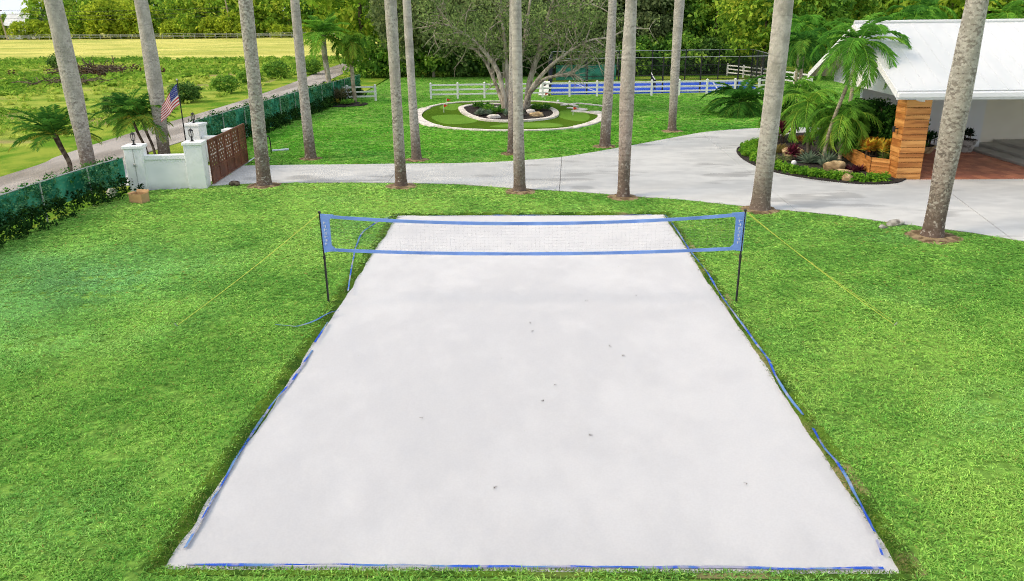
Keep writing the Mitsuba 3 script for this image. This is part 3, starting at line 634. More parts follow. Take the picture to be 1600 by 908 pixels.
def gate():
    k = thing('sliding_gate', 'brown metal driveway gate with rows of small square cut-outs above plain panels', 'gate')
    a = np.array([-13.28, 31.85]); b = np.array([-13.68, 37.2]); ln = np.linalg.norm(b - a)
    ang = math.degrees(math.atan2(b[1] - a[1], b[0] - a[0]))
    def place(m, off=0.0):            # local: x along, z up, y thickness
        m = m.copy(); m.apply_translation((0, off, 0)); return move(rot(m, ang), a[0], a[1])
    def panel(x0, x1, z0, z1, holes, th):
        g = sg.box(x0, z0, x1, z1)
        if holes: g = g.difference(so.unary_union(holes))
        m = trimesh.creation.extrude_polygon(g, th, engine='earcut'); m.vertices = m.vertices[:, [0, 2, 1]] * np.array([1, -1, 1]); m.invert(); m.apply_translation((0, th / 2, 0)); return m
    nb = 5; bw = ln / nb
    for i in range(nb):
        x0, x1 = i * bw + 0.035, (i + 1) * bw - 0.035
        put('lower_panel', place(panel(x0, x1, 0.14, 0.66, None, 0.02)), 'gate_mat', k)
        holes = []
        for c in range(6):
            for r in range(7):
                if (c + r) % 2 == 0 or r == 3:
                    cx, cz = x0 + (c + 0.5) * (x1 - x0) / 6, 0.80 + r * 0.145
                    holes.append(sg.Polygon([(cx - 0.062, cz), (cx, cz - 0.062), (cx + 0.062, cz), (cx, cz + 0.062)]))
        put('perforated_panel', place(panel(x0, x1, 0.70, 1.80, holes, 0.012)), 'gate_mat', k)
    for i in range(nb + 1): put('upright', place(box(i * bw - 0.035, i * bw + 0.035, -0.035, 0.035, 0.06, 1.86, 0.006)), 'gate_mat', k)
    for z in (0.06, 0.64, 1.80): put('cross_rail', place(box(0.036, ln - 0.036, -0.03, 0.03, z, z + 0.075)), 'gate_mat', k)
    for x in (0.5, ln - 0.5): put('wheel', place(rot(tube([(x, 0, -0.02), (x, 0, 0.02)], 0.06, 14), 0)) if False else place(TM(*(lambda m: (m.vertices[:, [0, 2, 1]] + np.array([0, 0, 0]), m.faces[:, ::-1]))(move(trimesh.creation.cylinder(0.055, 0.04, 14), x, 0.087, 0)))), 'metal_mat', k)
    solo('gate_track', place(box(-0.1, ln + 3.0, -0.05, 0.05, 0.005, 0.034)), 'metal_mat', 'straight steel track on the concrete below the brown gate', 'rail')
gate()
mo = thing('gate_motor', 'dark gate motor box on the drive behind the brown gate', 'motor')
put('housing', rot(box(-13.30, -12.88, 37.55, 37.95, 0.10, 0.48, 0.05), 10, point=(-13.1, 37.7, 0)), 'black_mat', mo)
put('foot', box(-13.35, -12.85, 37.5, 38.0, 0.0, 0.10), 'metal_mat', mo)
rl = thing('steel_handrail', 'dark tubular rail standing on the grass behind the gate motor', 'rail')
put('rail', tube(bez([(-13.55, 38.3, 0.0), (-13.55, 38.3, 0.75), (-13.45, 38.9, 0.85), (-13.4, 39.8, 0.85), (-13.4, 39.9, 0.0)], 5), 0.03, 8), 'black_mat', rl, smooth=True)
solo('timber_board', rot(box(-13.0, -12.2, 38.95, 39.10, 0.30, 0.36), 24, point=(-12.3, 39, 0)), 'net_white_mat', 'pale narrow board jutting out past the dark palm trunk behind the gate', 'board')
stn = trimesh.creation.icosphere(2, 0.16); stn.vertices *= np.array([1.5, 0.9, 0.8]); stn.vertices += (0.1 * (meshkit.fbm(stn.vertices * 6, 3) - 0.5))[:, None]
solo('dark_stone', move(stn, -12.35, 31.75, 0.08), 'dark_bark_mat', 'dark weathered lump lying at the drive edge below the gate', 'rock', smooth=True)

# flag of the United States on a slim pole
fl = thing('flagpole', 'slim dark flagpole behind the white wall flying a stars and stripes flag', 'flagpole')
fx, fy = -16.42, 36.85
put('pole', tube([(fx, fy, 0), (fx + 0.02, fy, 3.88)], [0.035, 0.024], 8), 'black_mat', fl, smooth=30)
put('finial', move(trimesh.creation.icosphere(2, 0.045), fx + 0.02, fy, 3.92), 'metal_mat', fl, smooth=True)
def flag_mesh():
    """the cloth hangs and drifts to the left; its own fly coordinate u and hoist coordinate v carry the stripes"""
    nu, nv = 66, 52; U, Vv = np.meshgrid(np.linspace(0, 1, nu), np.linspace(0, 1, nv), indexing='ij')
    Wd, Hd = 1.62, 0.95
    fold = 0.10 * np.sin(U * 9 + Vv * 2.2) * U
    x = fx - 0.03 - Wd * 0.50 * U - 0.02 * np.sin(U * 7) - 0.10 * U * Vv
    y = fy + fold - 0.08 * U
    z = 3.74 - Hd * Vv * (1 - 0.20 * U) - Wd * 0.60 * U ** 1.1
    P = np.stack([x, y, z], -1)
    stripe = np.floor(Vv * 13).astype(int) % 2
    col = np.where(stripe[..., None] == 0, np.array([0.52, 0.05, 0.055]), np.array([0.74, 0.72, 0.72]))
    can = (U < 0.42) & (Vv < 7 / 13)
    col = np.where(can[..., None], np.array([0.035, 0.055, 0.25]), col)
    for r in range(9):
        for c in range(6 if r % 2 == 0 else 5):
            su = 0.42 * ((2 * c + 1 + (r % 2)) / 12); sv = 7 / 13 * (r + 1) / 10
            hit = (np.abs(U - su) < 0.009) & (np.abs(Vv - sv) < 0.012)
            col = np.where(hit[..., None], np.array([0.72, 0.72, 0.74]), col)
    i, j = np.meshgrid(np.arange(nu - 1), np.arange(nv - 1), indexing='ij'); A = i * nv + j
    F = np.vstack([np.stack([A, A + nv, A + nv + 1], -1).reshape(-1, 3), np.stack([A, A + nv + 1, A + 1], -1).reshape(-1, 3)])
    return TM(P.reshape(-1, 3), F), col.reshape(-1, 3)
m, c = flag_mesh()
fk = put('flag_cloth', m, 'leaf_mat', None, color=c)
labels[fk] = {'label': 'stars and stripes flag hanging from the pole behind the white wall', 'category': 'flag'}

# cardboard box at the pillar
cb = thing('cardboard_box', 'open brown cardboard box on the grass against the white pillar', 'box')
bx, by = -14.92, 28.75
def cbput(n, m): m = m.copy(); m.vertices[:, 2] *= 0.95; m.vertices[:, 0] = bx + (m.vertices[:, 0] - bx) * 0.80; put(n, rot(m, -12, point=(bx, by, 0)), 'card_mat', cb)
cbput('side', box(bx - 0.34, bx + 0.34, by - 0.22, by - 0.212, 0.0, 0.36)); cbput('side', box(bx - 0.34, bx + 0.34, by + 0.212, by + 0.22, 0.0, 0.36))
cbput('side', box(bx - 0.34, bx - 0.332, by - 0.211, by + 0.211, 0.0, 0.36)); cbput('side', box(bx + 0.332, bx + 0.34, by - 0.211, by + 0.211, 0.0, 0.36))
cbput('bottom', box(bx - 0.33, bx + 0.33, by - 0.21, by + 0.21, 0.002, 0.012))
cbput('flap', rot(box(bx - 0.33, bx + 0.33, by + 0.222, by + 0.34, 0.352, 0.360), 60, (1, 0, 0), (bx, by + 0.22, 0.36)))
cbput('flap', rot(box(bx - 0.45, bx - 0.342, by - 0.2, by + 0.2, 0.352, 0.360), 18, (0, 1, 0), (bx - 0.34, by, 0.36)))

# ------------------------------------------------------------------ green mesh fences with hedge growth
def mesh_fence(line, h, label, spacing, hedge_label, seed, dark=False, dens=1.0, skirt=0.05):
    k = thing('mesh_fence', label, 'fence')
    p = np.array(line, float); seg = np.r_[0, np.cumsum(np.linalg.norm(np.diff(p, axis=0), axis=1))]; total = seg[-1]
    def at(s): return np.array([np.interp(s, seg, p[:, 0]), np.interp(s, seg, p[:, 1])])
    n = int(total / 0.12); rows = 14
    S = np.linspace(0, total, n); base = np.array([at(s) for s in S]); V = []
    for j in range(rows + 1):
        z = skirt + (h - 0.03 - skirt) * j / rows
        off = 0.07 * (meshkit.fbm(np.c_[S * 0.9, np.full(n, z * 1.6), np.zeros(n)], 3, seed) - 0.5)
        V.append(np.c_[base[:, 0] - 0.03 + off, base[:, 1], z + (0.10 * (meshkit.fbm(np.c_[S * 0.5, S * 0, S * 0 + 3], 3, seed) - 0.5) if j < 3 else 0) + np.zeros(n)])
    V = np.stack(V, 1); m = rows + 1; i, j = np.meshgrid(np.arange(n - 1), np.arange(rows), indexing='ij'); A = i * m + j
    F = np.vstack([np.stack([A, A + m, A + m + 1], -1).reshape(-1, 3), np.stack([A, A + m + 1, A + 1], -1).reshape(-1, 3)])
    put('windscreen', TM(V.reshape(-1, 3), F), 'screen_mat', k, smooth=True)
    put('top_rail', tube([(*at(s), h) for s in np.linspace(0, total, 20)], 0.024, 8), 'metal_mat', k, smooth=True)
    for s in np.arange(0.3, total, spacing):
        q = at(s); put('post', tube([(q[0] + 0.05, q[1], 0), (q[0] + 0.05, q[1], h + 0.04)], 0.032, 8), 'metal_mat', k, smooth=30)
    rng = np.random.default_rng(seed); L = Leaves()
    nC = int(total * 34 * dens); s = rng.random(nC) * total; base = np.array([at(x) for x in s])
    up = rng.random(nC)
    low = up < 0.45
    z = np.where(low, rng.uniform(0.0, 0.72, nC) , rng.uniform(0.55, h + 0.03, nC))
    dx = np.where(low, rng.uniform(-0.1, 0.70, nC) * (1 - z / 0.9), rng.uniform(-0.45, -0.05, nC))
    C = np.c_[base[:, 0] + dx, base[:, 1] + rng.normal(0, 0.1, nC), z]
    LOWC = [(0.010, 0.032, 0.010), (0.022, 0.066, 0.016), (0.055, 0.130, 0.026)]
    foliage(L, rng, C[low], 0.22, 22, 0.13, LOWC)
    foliage(L, rng, C[~low], 0.20, 16, 0.11, [(0.018, 0.075, 0.016), (0.040, 0.145, 0.028), (0.105, 0.27, 0.045)] if not dark else [(0.014, 0.060, 0.016), (0.028, 0.11, 0.02), (0.065, 0.19, 0.03)])
    nS = int(total * 80); s2 = rng.random(nS) * total; b2 = np.array([at(x) for x in s2]); cl = meshkit.fbm(np.c_[s2 * 0.7, s2 * 0, s2 * 0], 3, seed + 9)
    C2 = np.c_[b2[:, 0] + 0.03, b2[:, 1], 0.35 + (h - 0.35) * rng.random(nS)][cl > 0.36]
    foliage(L, rng, C2, np.full(len(C2), 0.10), 7, 0.09, [(0.03, 0.13, 0.055), (0.09, 0.29, 0.13), (0.24, 0.48, 0.25)], flat=1.4)
    kk = L.put('hedge'); labels[kk] = {'label': hedge_label, 'category': 'hedge'}
    return k
mesh_fence([(-16.7, 9), (-16.65, 20), (-16.6, 25.3), (-16.5, 27.8), (-16.2, 30.5)], 1.42, 'chain link fence with green windscreen, running from the left edge to the white pillar', 2.7, 'dark leafy creeper growing through and below the near green fence', 31, skirt=0.42)
def far_hedge():
    line = np.array([(-16.9, 39.2), (-16.6, 46), (-16.2, 57), (-15.6, 66), (-15.3, 71.5)])
    mesh_fence(line, 1.75, 'long fence with green windscreen along the road beyond the gate', 3.0, 'dark leafy growth along the foot of the fence beside the road', 37, True, 1.3)
far_hedge()

# ------------------------------------------------------------------ white rail fences
def rail_fence(pts, label, h=1.22):
    k = thing('rail_fence', label, 'fence')
    p = np.array(pts, float)
    for (x, y) in p:
        a = box(x - 0.08, x + 0.08, y - 0.08, y + 0.08, -0.05, h + 0.04)
        pk = put('post', a, 'vinyl_mat', k)
        put('cap', TM(*(lambda s: (np.array([(x - s, y - s, h + 0.04), (x + s, y - s, h + 0.04), (x + s, y + s, h + 0.04), (x - s, y + s, h + 0.04), (x, y, h + 0.13)]), np.array([(0, 1, 4), (1, 2, 4), (2, 3, 4), (3, 0, 4), (0, 2, 1), (0, 3, 2)])))(0.10)), 'vinyl_mat', pk)
    for q, r in zip(p[:-1], p[1:]):
        ln = np.linalg.norm(r - q); an = math.degrees(math.atan2(*(r - q)[::-1]))
        for z in (0.30, 0.68, 1.06):
            put('rail', move(rot(box(0.078, ln - 0.078, -0.025, 0.025, z, z + 0.135, 0.008), an), q[0], q[1]), 'vinyl_mat', k)
rail_fence([(-17.0, 65.4), (-15.2, 65.8), (-12.95, 66.2)], 'short white three rail fence by the small palms at the left')
xs = [-8.45, -6.2, -3.95, -1.5, 0.98, 3.27, 5.62, 7.95, 10.3, 12.67, 15.07, 17.5, 19.6, 21.6]
rail_fence([(x, 67.25 + 0.075 * (x + 8.4)) for x in xs], 'long white three rail fence between the oak and the blue court')
rail_fence([(21.9, 90.5), (22.9, 87.5), (23.9, 84.0), (24.6, 80.8), (25.2, 77.5), (25.7, 74.2)], 'white rail fence running away behind the garden palms, right of the court')

# ------------------------------------------------------------------ blue sports court with black cage
put('court_surround', slab(sg.Polygon([(1.0, 69.3), (22.6, 71.0), (23.6, 93), (1.2, 92)]), -0.03, 0.006), 'verge_mat', kind='structure')
put('sports_court', slab(sg.Polygon([(1.75, 69.9), (20.4, 71.3), (22.2, 83.6), (2.05, 82.3)]), -0.02, 0.012), 'court_mat', kind='structure')
def lines():
    ms = []
    for a, b in (((2.6, 72.0), (20.0, 73.2)), ((2.7, 80.6), (21.2, 81.8)), ((6.0, 72.2), (4.6, 80.8)), ((17.0, 73.0), (18.4, 81.6)), ((6.2, 75.6), (17.2, 76.4))):
        ms.append(slab(sg.LineString([a, b]).buffer(0.06, cap_style=2), 0.0, 0.017))
    return cat(ms)
put('court_lines', lines(), 'line_mat', kind='structure')
def cage():
    k = thing('court_cage', 'tall black chain link cage round the blue court', 'fence')
    A, B, C, D = np.array([1.55, 70.2]), np.array([21.6, 71.7]), np.array([23.2, 85.5]), np.array([2.2, 84.6])
    H = 3.05; wires = []
    for p, q, n in ((A, B, 6), (B, C, 4), (C, D, 6), (D, A, 3)):
        for i in range(n):
            x = lerp(p, q, i / n); put('post', tube([(*x, -0.05), (*x, H)], 0.07, 8), 'black_mat', k, smooth=30)
        for z in (H - 0.04, 1.5, 0.1):
            put('rail', tube([(*p, z), (*q, z)], 0.030, 6), 'metal_mat' if z > 3 else 'black_mat', k)
        ln = np.linalg.norm(q - p)
        for s in np.arange(-H, ln, 0.16):
            for sg_ in (1, -1):
                s0, s1 = (s, s + H) if sg_ > 0 else (s + H, s)
                t0, t1 = 0.0, 1.0
                lo, hi = (0 - s0) / (s1 - s0), (ln - s0) / (s1 - s0)
                t0, t1 = max(0, min(lo, hi)), min(1, max(lo, hi))
                if t1 - t0 < 0.02: continue
                a, b = lerp(s0, s1, t0) / ln, lerp(s0, s1, t1) / ln
                wires.append(tube([(*lerp(p, q, a), t0 * H), (*lerp(p, q, b), t1 * H)], 0.004, 3, False))
    put('chain_link', cat(wires), 'black_mat', k, kind='stuff')
    xs = np.linspace(0.02, 0.32, 20); V = []
    for t in xs:
        q = lerp(D, C, t) + np.array([0, -0.06]); V += [(*q, 0.15), (*q, 1.65)]
    put('windscreen', TM(V, [f for i in range(19) for f in ((2 * i, 2 * i + 2, 2 * i + 3), (2 * i, 2 * i + 3, 2 * i + 1))]), 'screen_mat', k)
    pn = thing('court_net', 'low dark net with a white band across the blue court', 'net')
    a, b = np.array([11.2, 72.6]), np.array([12.2, 82.0])
    for q in (a, b): put('post', tube([(*q, 0), (*q, 1.02)], 0.04, 8), 'black_mat', pn)
    put('white_band', tube([(*a, 0.98), (*lerp(a, b, 0.5), 0.90), (*b, 0.98)], 0.035, 5), 'vinyl_mat', pn)
    ws = [tube([(*lerp(a, b, t), 0.05), (*lerp(a, b, t), 0.92)], 0.004, 3, False) for t in np.linspace(0.01, 0.99, 70)] + [tube([(*a, z), (*b, z)], 0.004, 3, False) for z in np.arange(0.1, 0.9, 0.1)]
    put('netting', cat(ws), 'black_mat', pn, kind='stuff')
cage()
ch = thing('cornhole_board', 'white cornhole board with a black hole, propped up behind the white rail fence', 'board')
def chp(m): return move(rot(rot(m, 62, (1, 0, 0)), -18), 1.05, 69.05, 0.05)
def chboard():
    g = sg.box(-0.42, 0, 0.42, 1.30).difference(sg.Point(0.0, 1.0).buffer(0.17))
    return trimesh.creation.extrude_polygon(g, 0.04, engine='earcut')
put('board', chp(chboard()), 'vinyl_mat', ch)
put('hole_liner', chp(move(trimesh.creation.cylinder(0.20, 0.02, 20), 0, 1.0, -0.02)), 'black_mat', ch)
put('leg', tube([(0.85, 69.45, 0), (0.98, 69.40, 0.95)], 0.03, 6), 'black_mat', ch); put('leg', tube([(1.6, 69.25, 0), (1.55, 69.30, 0.95)], 0.03, 6), 'black_mat', ch)

# golf pins
for (x, y, lab) in ((-6.5, 61.3, 'red golf flag at the left end of the putting green, farther one'), (-6.3, 57.2, 'red golf flag at the left end of the putting green, nearer one'), (2.9, 54.9, 'little red flag on a pin on the right part of the putting green'), (1.15, 65.6, 'little red flag by the foot of the white rail fence right of the oak')):
    k = thing('golf_flag', lab, 'golf flag')
    put('pin', tube([(x, y, 0), (x, y, 0.62)], 0.014, 6), 'vinyl_mat', k)
    put('flag', TM([(x, y - 0.01, 0.60), (x + 0.30, y - 0.01, 0.50), (x, y - 0.01, 0.38), (x, y + 0.01, 0.60), (x + 0.30, y + 0.01, 0.50), (x, y + 0.01, 0.38)], [(0, 2, 1), (3, 4, 5), (0, 1, 4), (0, 4, 3), (1, 2, 5), (1, 5, 4), (2, 0, 3), (2, 3, 5)]), 'red_mat', k)
gb = trimesh.creation.icosphere(2, 0.11)
solo('white_ball', move(gb, 2.15, 63.6, 0.10), 'vinyl_mat', 'small white ball on the grass right of the oak', 'ball', smooth=True)

# ------------------------------------------------------------------ house
RX0, RX1, EY, RY, BY, EZ, RZ = 14.2, 33.0, 31.35, 36.4, 41.6, 3.66, 6.10
hs = thing('house', 'white house with a white metal gable roof reaching over a wood clad carport', 'house')
def quad(a, b, c, d, th):
    a, b, c, d = map(np.array, (a, b, c, d)); n = np.cross(b - a, d - a).astype(float); n /= np.linalg.norm(n); n *= th
    V = np.array([a, b, c, d, a - n, b - n, c - n, d - n], float)
    return TM(V, [(0, 1, 2), (0, 2, 3), (4, 6, 5), (4, 7, 6), (0, 4, 5), (0, 5, 1), (1, 5, 6), (1, 6, 2), (2, 6, 7), (2, 7, 3), (3, 7, 4), (3, 4, 0)])
rf = put('roof', quad((RX0, EY, EZ - 0.03), (RX1, EY, EZ - 0.03), (RX1, RY, RZ - 0.03), (RX0, RY, RZ - 0.03), 0.16), 'soffit_mat', hs)
npan = 31; pw = (RX1 - RX0) / npan
for i in range(npan):
    a, b = RX0 + i * pw + 0.012, RX0 + (i + 1) * pw - 0.012
    put('roof_panel', quad((a, EY - 0.03, EZ), (b, EY - 0.03, EZ), (b, RY, RZ), (a, RY, RZ), 0.025), 'roof_mat', rf)
seams = [quad((x - 0.013, EY - 0.03, EZ + 0.011), (x + 0.013, EY - 0.03, EZ + 0.011), (x + 0.013, RY, RZ + 0.011), (x - 0.013, RY, RZ + 0.011), 0.05) for x in RX0 + pw * np.arange(1, npan)]
put('roof_seam', cat(seams), 'roof_mat', rf, kind='stuff')
put('rear_roof', quad((RX1, BY, EZ), (RX0, BY, EZ), (RX0, RY + 0.001, RZ), (RX1, RY + 0.001, RZ), 0.03), 'roof_mat', hs)
put('rear_soffit', quad((RX1, BY - 0.02, EZ - 0.035), (RX0 + 0.02, BY - 0.02, EZ - 0.035), (RX0 + 0.02, RY + 0.001, RZ - 0.035), (RX1, RY + 0.001, RZ - 0.035), 0.15), 'soffit_mat', hs)
put('ridge_cap', tube([(RX0 - 0.02, RY, RZ + 0.02), (RX1, RY, RZ + 0.02)], 0.085, 8), 'roof_mat', hs)
put('gutter', box(RX0 + 0.01, RX1, EY - 0.17, EY - 0.035, EZ - 0.26, EZ - 0.07, 0.02), 'vinyl_mat', hs)
put('fascia', box(RX0 + 0.005, RX1, EY - 0.033, EY + 0.02, EZ - 0.34, EZ - 0.035), 'vinyl_mat', hs)
put('rake_board', quad((RX0 - 0.02, EY - 0.02, EZ - 0.28), (RX0 - 0.02, EY - 0.02, EZ - 0.01), (RX0 - 0.02, RY, RZ - 0.01), (RX0 - 0.02, RY, RZ - 0.30), 0.03), 'vinyl_mat', hs)
put('rake_board', quad((RX0 - 0.02, BY, EZ - 0.28), (RX0 - 0.02, RY + 0.002, RZ - 0.30), (RX0 - 0.02, RY + 0.002, RZ - 0.01), (RX0 - 0.02, BY, EZ - 0.01), 0.03), 'vinyl_mat', hs)
# gable wall set back under the roof edge
def yz_prism(pts, x0, x1):
    m = trimesh.creation.extrude_polygon(sg.Polygon(pts), x1 - x0, engine='earcut')   # (y, z) -> extruded along x
    m.vertices = m.vertices[:, [2, 0, 1]]; m.apply_translation((x0, 0, 0)); return m
sl = (RZ - EZ) / (RY - EY)
gy0, gy1 = EY + 0.35, BY - 0.5
def rz_(y): return (EZ + (y - EY) * sl if y < RY else EZ + (BY - y) * (RZ - EZ) / (BY - RY)) - 0.215
put('gable_wall', yz_prism([(gy0, rz_(gy0) - 0.42), (gy1, rz_(gy1) - 0.42), (gy1, rz_(gy1)), (RY, rz_(RY)), (gy0, rz_(gy0))], 15.35, 15.5), 'stucco_mat', hs)
put('carport_ceiling', box(15.52, 32.5, EY + 0.3, 40.6, 3.26, 3.32), 'vinyl_mat', hs)
put('rear_wall', box(16.3, 22.40, 39.65, 39.95, -0.05, 3.24), 'vinyl_mat', hs)
put('recess_wall', box(22.403, 33, 40.3, 40.5, -0.05, 3.24), 'beige_mat', hs)
put('recess_return', box(22.3, 22.5, 39.953, 40.3, -0.05, 3.24), 'stucco_mat', hs)
d = put('door', box(16.75, 17.45, 39.59, 39.648, 0.05, 2.75), 'vinyl_mat', hs, label='white door with a narrow pane behind the vines')
put('pane', box(16.88, 17.32, 39.57, 39.588, 1.5, 2.5), 'beige_mat', d)
for k_, (x0, z1) in enumerate(((21.75, 0.14), (22.55, 0.27), (23.4, 0.40))):
    put('step', box(x0, [22.547, 23.397, 33][k_], 32.6 + 0.9 * k_, [39.6, 40.28, 40.28][k_], -0.02, z1, 0.012), 'stone_step_mat', hs)
# wood clad column
PXa, PXb, PYa, PYb = 15.02, 16.00, 32.12, 32.98
wp = thing('wood_column', 'square column clad in orange brown horizontal boards at the corner of the carport', 'column')
put('core', box(PXa + 0.03, PXb - 0.03, PYa + 0.03, PYb - 0.03, 0, 3.30), 'mulch_mat', wp)
rng = np.random.default_rng(5); z = 0.0
while z < 3.28:
    hgt = min(rng.choice([0.19, 0.22, 0.25, 0.30]), 3.30 - z); dp = rng.uniform(0, 0.022)
    put('board', box(PXa - 0.0, PXb, PYa - dp, PYa + 0.03, z + 0.009, z + hgt - 0.009, 0.005), f'wood{rng.integers(3)}_mat', wp)
    put('board', box(PXa - dp, PXa + 0.03, PYa + 0.033, PYb, z + 0.006, z + hgt - 0.006, 0.005), f'wood{rng.integers(3)}_mat', wp)
    z += hgt
sc = thing('wall_light', 'small black wall light on the left side of the wood clad column', 'lamp')
put('bracket', box(PXa - 0.16, PXa - 0.024, 32.5, 32.54, 2.02, 2.06), 'black_mat', sc); put('shade', tube([(PXa - 0.2, 32.52, 1.92), (PXa - 0.2, 32.52, 2.14)], 0.06, 10), 'black_mat', sc)
# wooden planter
wpl = thing('wooden_planter', 'long orange brown timber planter running back from the wood clad column', 'planter')
def wall_boards(x0, y0, x1, y1, h, n):
    ln = math.hypot(x1 - x0, y1 - y0); an = math.degrees(math.atan2(y1 - y0, x1 - x0))
    for i in range(n):
        put('board', move(rot(box(0.002, ln - 0.002, -0.02, 0.02, i * h / n + 0.006, (i + 1) * h / n - 0.004, 0.005), an), x0, y0), f'wood{rng.integers(3)}_mat', wpl)
wall_boards(15.0, 32.78, 14.45, 33.30, 0.74, 4); wall_boards(14.43, 33.34, 14.62, 35.6, 0.72, 4); wall_boards(14.62, 35.63, 15.0, 38.2, 0.70, 4); wall_boards(15.0, 38.23, 16.4, 40.4, 0.70, 4)
put('soil', slab(sg.Polygon([(15.0, 33.0), (14.6, 33.5), (14.75, 35.6), (15.1, 38.1), (16.4, 40.2), (17.0, 40.2), (16.6, 36), (16.2, 33.2)]), 0.02, 0.60), 'mulch_mat', wpl)
put('rear_board', move(rot(box(0, 7.4, -0.02, 0.02, 0, 0.62), 84), 16.25, 33.1), 'wood1_mat', wpl)
# terracotta paving
put('carport_floor', slab(sg.box(15.45, 32.07, 33, 41.8), -0.05, 0.012), 'mulch_mat', kind='structure')
rng = np.random.default_rng(8)
for i in range(14):
    for j in range(21):
        x, y = 16.02 + i * 0.41, 32.08 + j * 0.41
        if x < 16.3 and y > 33.0: continue
        put('tile', box(x, x + 0.40, y, y + 0.40, 0.004, 0.030 + rng.uniform(0, 0.004), 0.004), f'tile{rng.integers(3)}_mat', 'carport_floor')
# pots and things under the roof
def plant_pot(x, y, r, h, label, white=True):
    k = thing('plant_pot', label, 'plant pot')
    m = tube([(x, y, 0.03), (x, y, 0.05), (x, y, h - 0.06), (x, y, h - 0.05), (x, y, h)], [r * 0.72, r * 0.75, r, r * 1.06, r * 1.06], 20)
    put('pot', m, 'pale_rock_mat' if white else 'rock_mat', k, smooth=35)
    put('soil', tube([(x, y, h), (x, y, h + 0.006)], r * 0.93, 20), 'mulch_mat', k)
    return k
plant_pot(21.3, 38.9, 0.48, 0.62, 'round pale stone pot by the steps, a dark plant in it')
plant_pot(19.1, 38.7, 0.62, 0.38, 'wide low tan stone bowl under the roof, left of the rough trunk', False)
dp = thing('downpipe', 'white downpipe standing under the roof between column and rough trunk', 'pipe')
put('pipe', tube([(18.75, 38.6, 0.9), (18.75, 38.6, 3.0)], 0.07, 10), 'vinyl_mat', dp, smooth=30); put('dark_pipe', tube([(18.55, 38.7, 0.0), (18.55, 38.7, 3.0)], 0.05, 10), 'metal_mat', dp, smooth=30); put('bracket', box(18.68, 18.82, 38.52, 38.68, 0.82, 0.94), 'vinyl_mat', dp)

# ------------------------------------------------------------------ rocks
def rock(x, y, s, mat, label, seed, z=0.0):
    m = trimesh.creation.icosphere(3, 1.0); rng = np.random.default_rng(seed)
    v = m.vertices; v = v * (1 + 0.55 * (meshkit.fbm(v * 1.5 + seed * 7.7, 4, seed) - 0.5))[:, None] * np.array(s)
    for _ in range(5):
        n = unit(rng.normal(size=3)); lim = 0.72 * np.max(v @ n); d_ = np.maximum(v @ n - lim, 0); v = v - d_[:, None] * n * 0.8
    solo('rock', move(TM(v, m.faces), x, y, z + s[2] * 0.45), mat, label, 'rock', smooth=50)
rock(11.25, 24.45, (0.15, 0.10, 0.09), 'pale_rock_mat', 'small pale stone at the drive edge, left one of the two by the rough palm', 1)
rock(11.78, 24.78, (0.30, 0.17, 0.14), 'pale_rock_mat', 'larger white and grey stone at the drive edge near the rough palm', 2)
rock(13.15, 33.9, (0.55, 0.45, 0.30), 'rock_mat', 'big tan boulder in the garden bed', 3, 0.06)
rock(13.05, 32.7, (0.45, 0.30, 0.24), 'rock_mat', 'flat tan rock in front of the big boulder', 4, 0.06)
rock(12.9, 31.75, (0.24, 0.20, 0.20), 'rock_mat', 'tan rock at the very edge of the garden bed', 5, 0.06)
rock(12.6, 37.9, (0.55, 0.4, 0.30), 'rock_mat', 'tan rock among rusty plants on the left of the garden bed', 6, 0.05)
rock(-2.55, 53.3, (0.50, 0.28, 0.18), 'kerb_mat', 'pinkish flat rock in front of the left oak stem', 7, 0.06)
rock(0.35, 54.2, (0.55, 0.32, 0.20), 'rock_mat', 'orange brown rock under the oak, right side', 8, 0.06)
rock(-2.3, 57.9, (0.7, 0.35, 0.22), 'kerb_mat', 'pale rock lying behind the left oak stem', 9, 0.06)
rock(-3.6, 56.2, (0.35, 0.25, 0.16), 'pale_rock_mat', 'grey rock on the left of the oak bed', 10, 0.06)
rock(0.0, 56.0, (0.4, 0.3, 0.2), 'kerb_mat', 'pale rock by the right oak stem', 12, 0.06)
rock(-16.62, 30.0, (0.22, 0.18, 0.2), 'kerb_mat', 'pale stone at the fence end by the white pillar', 13)

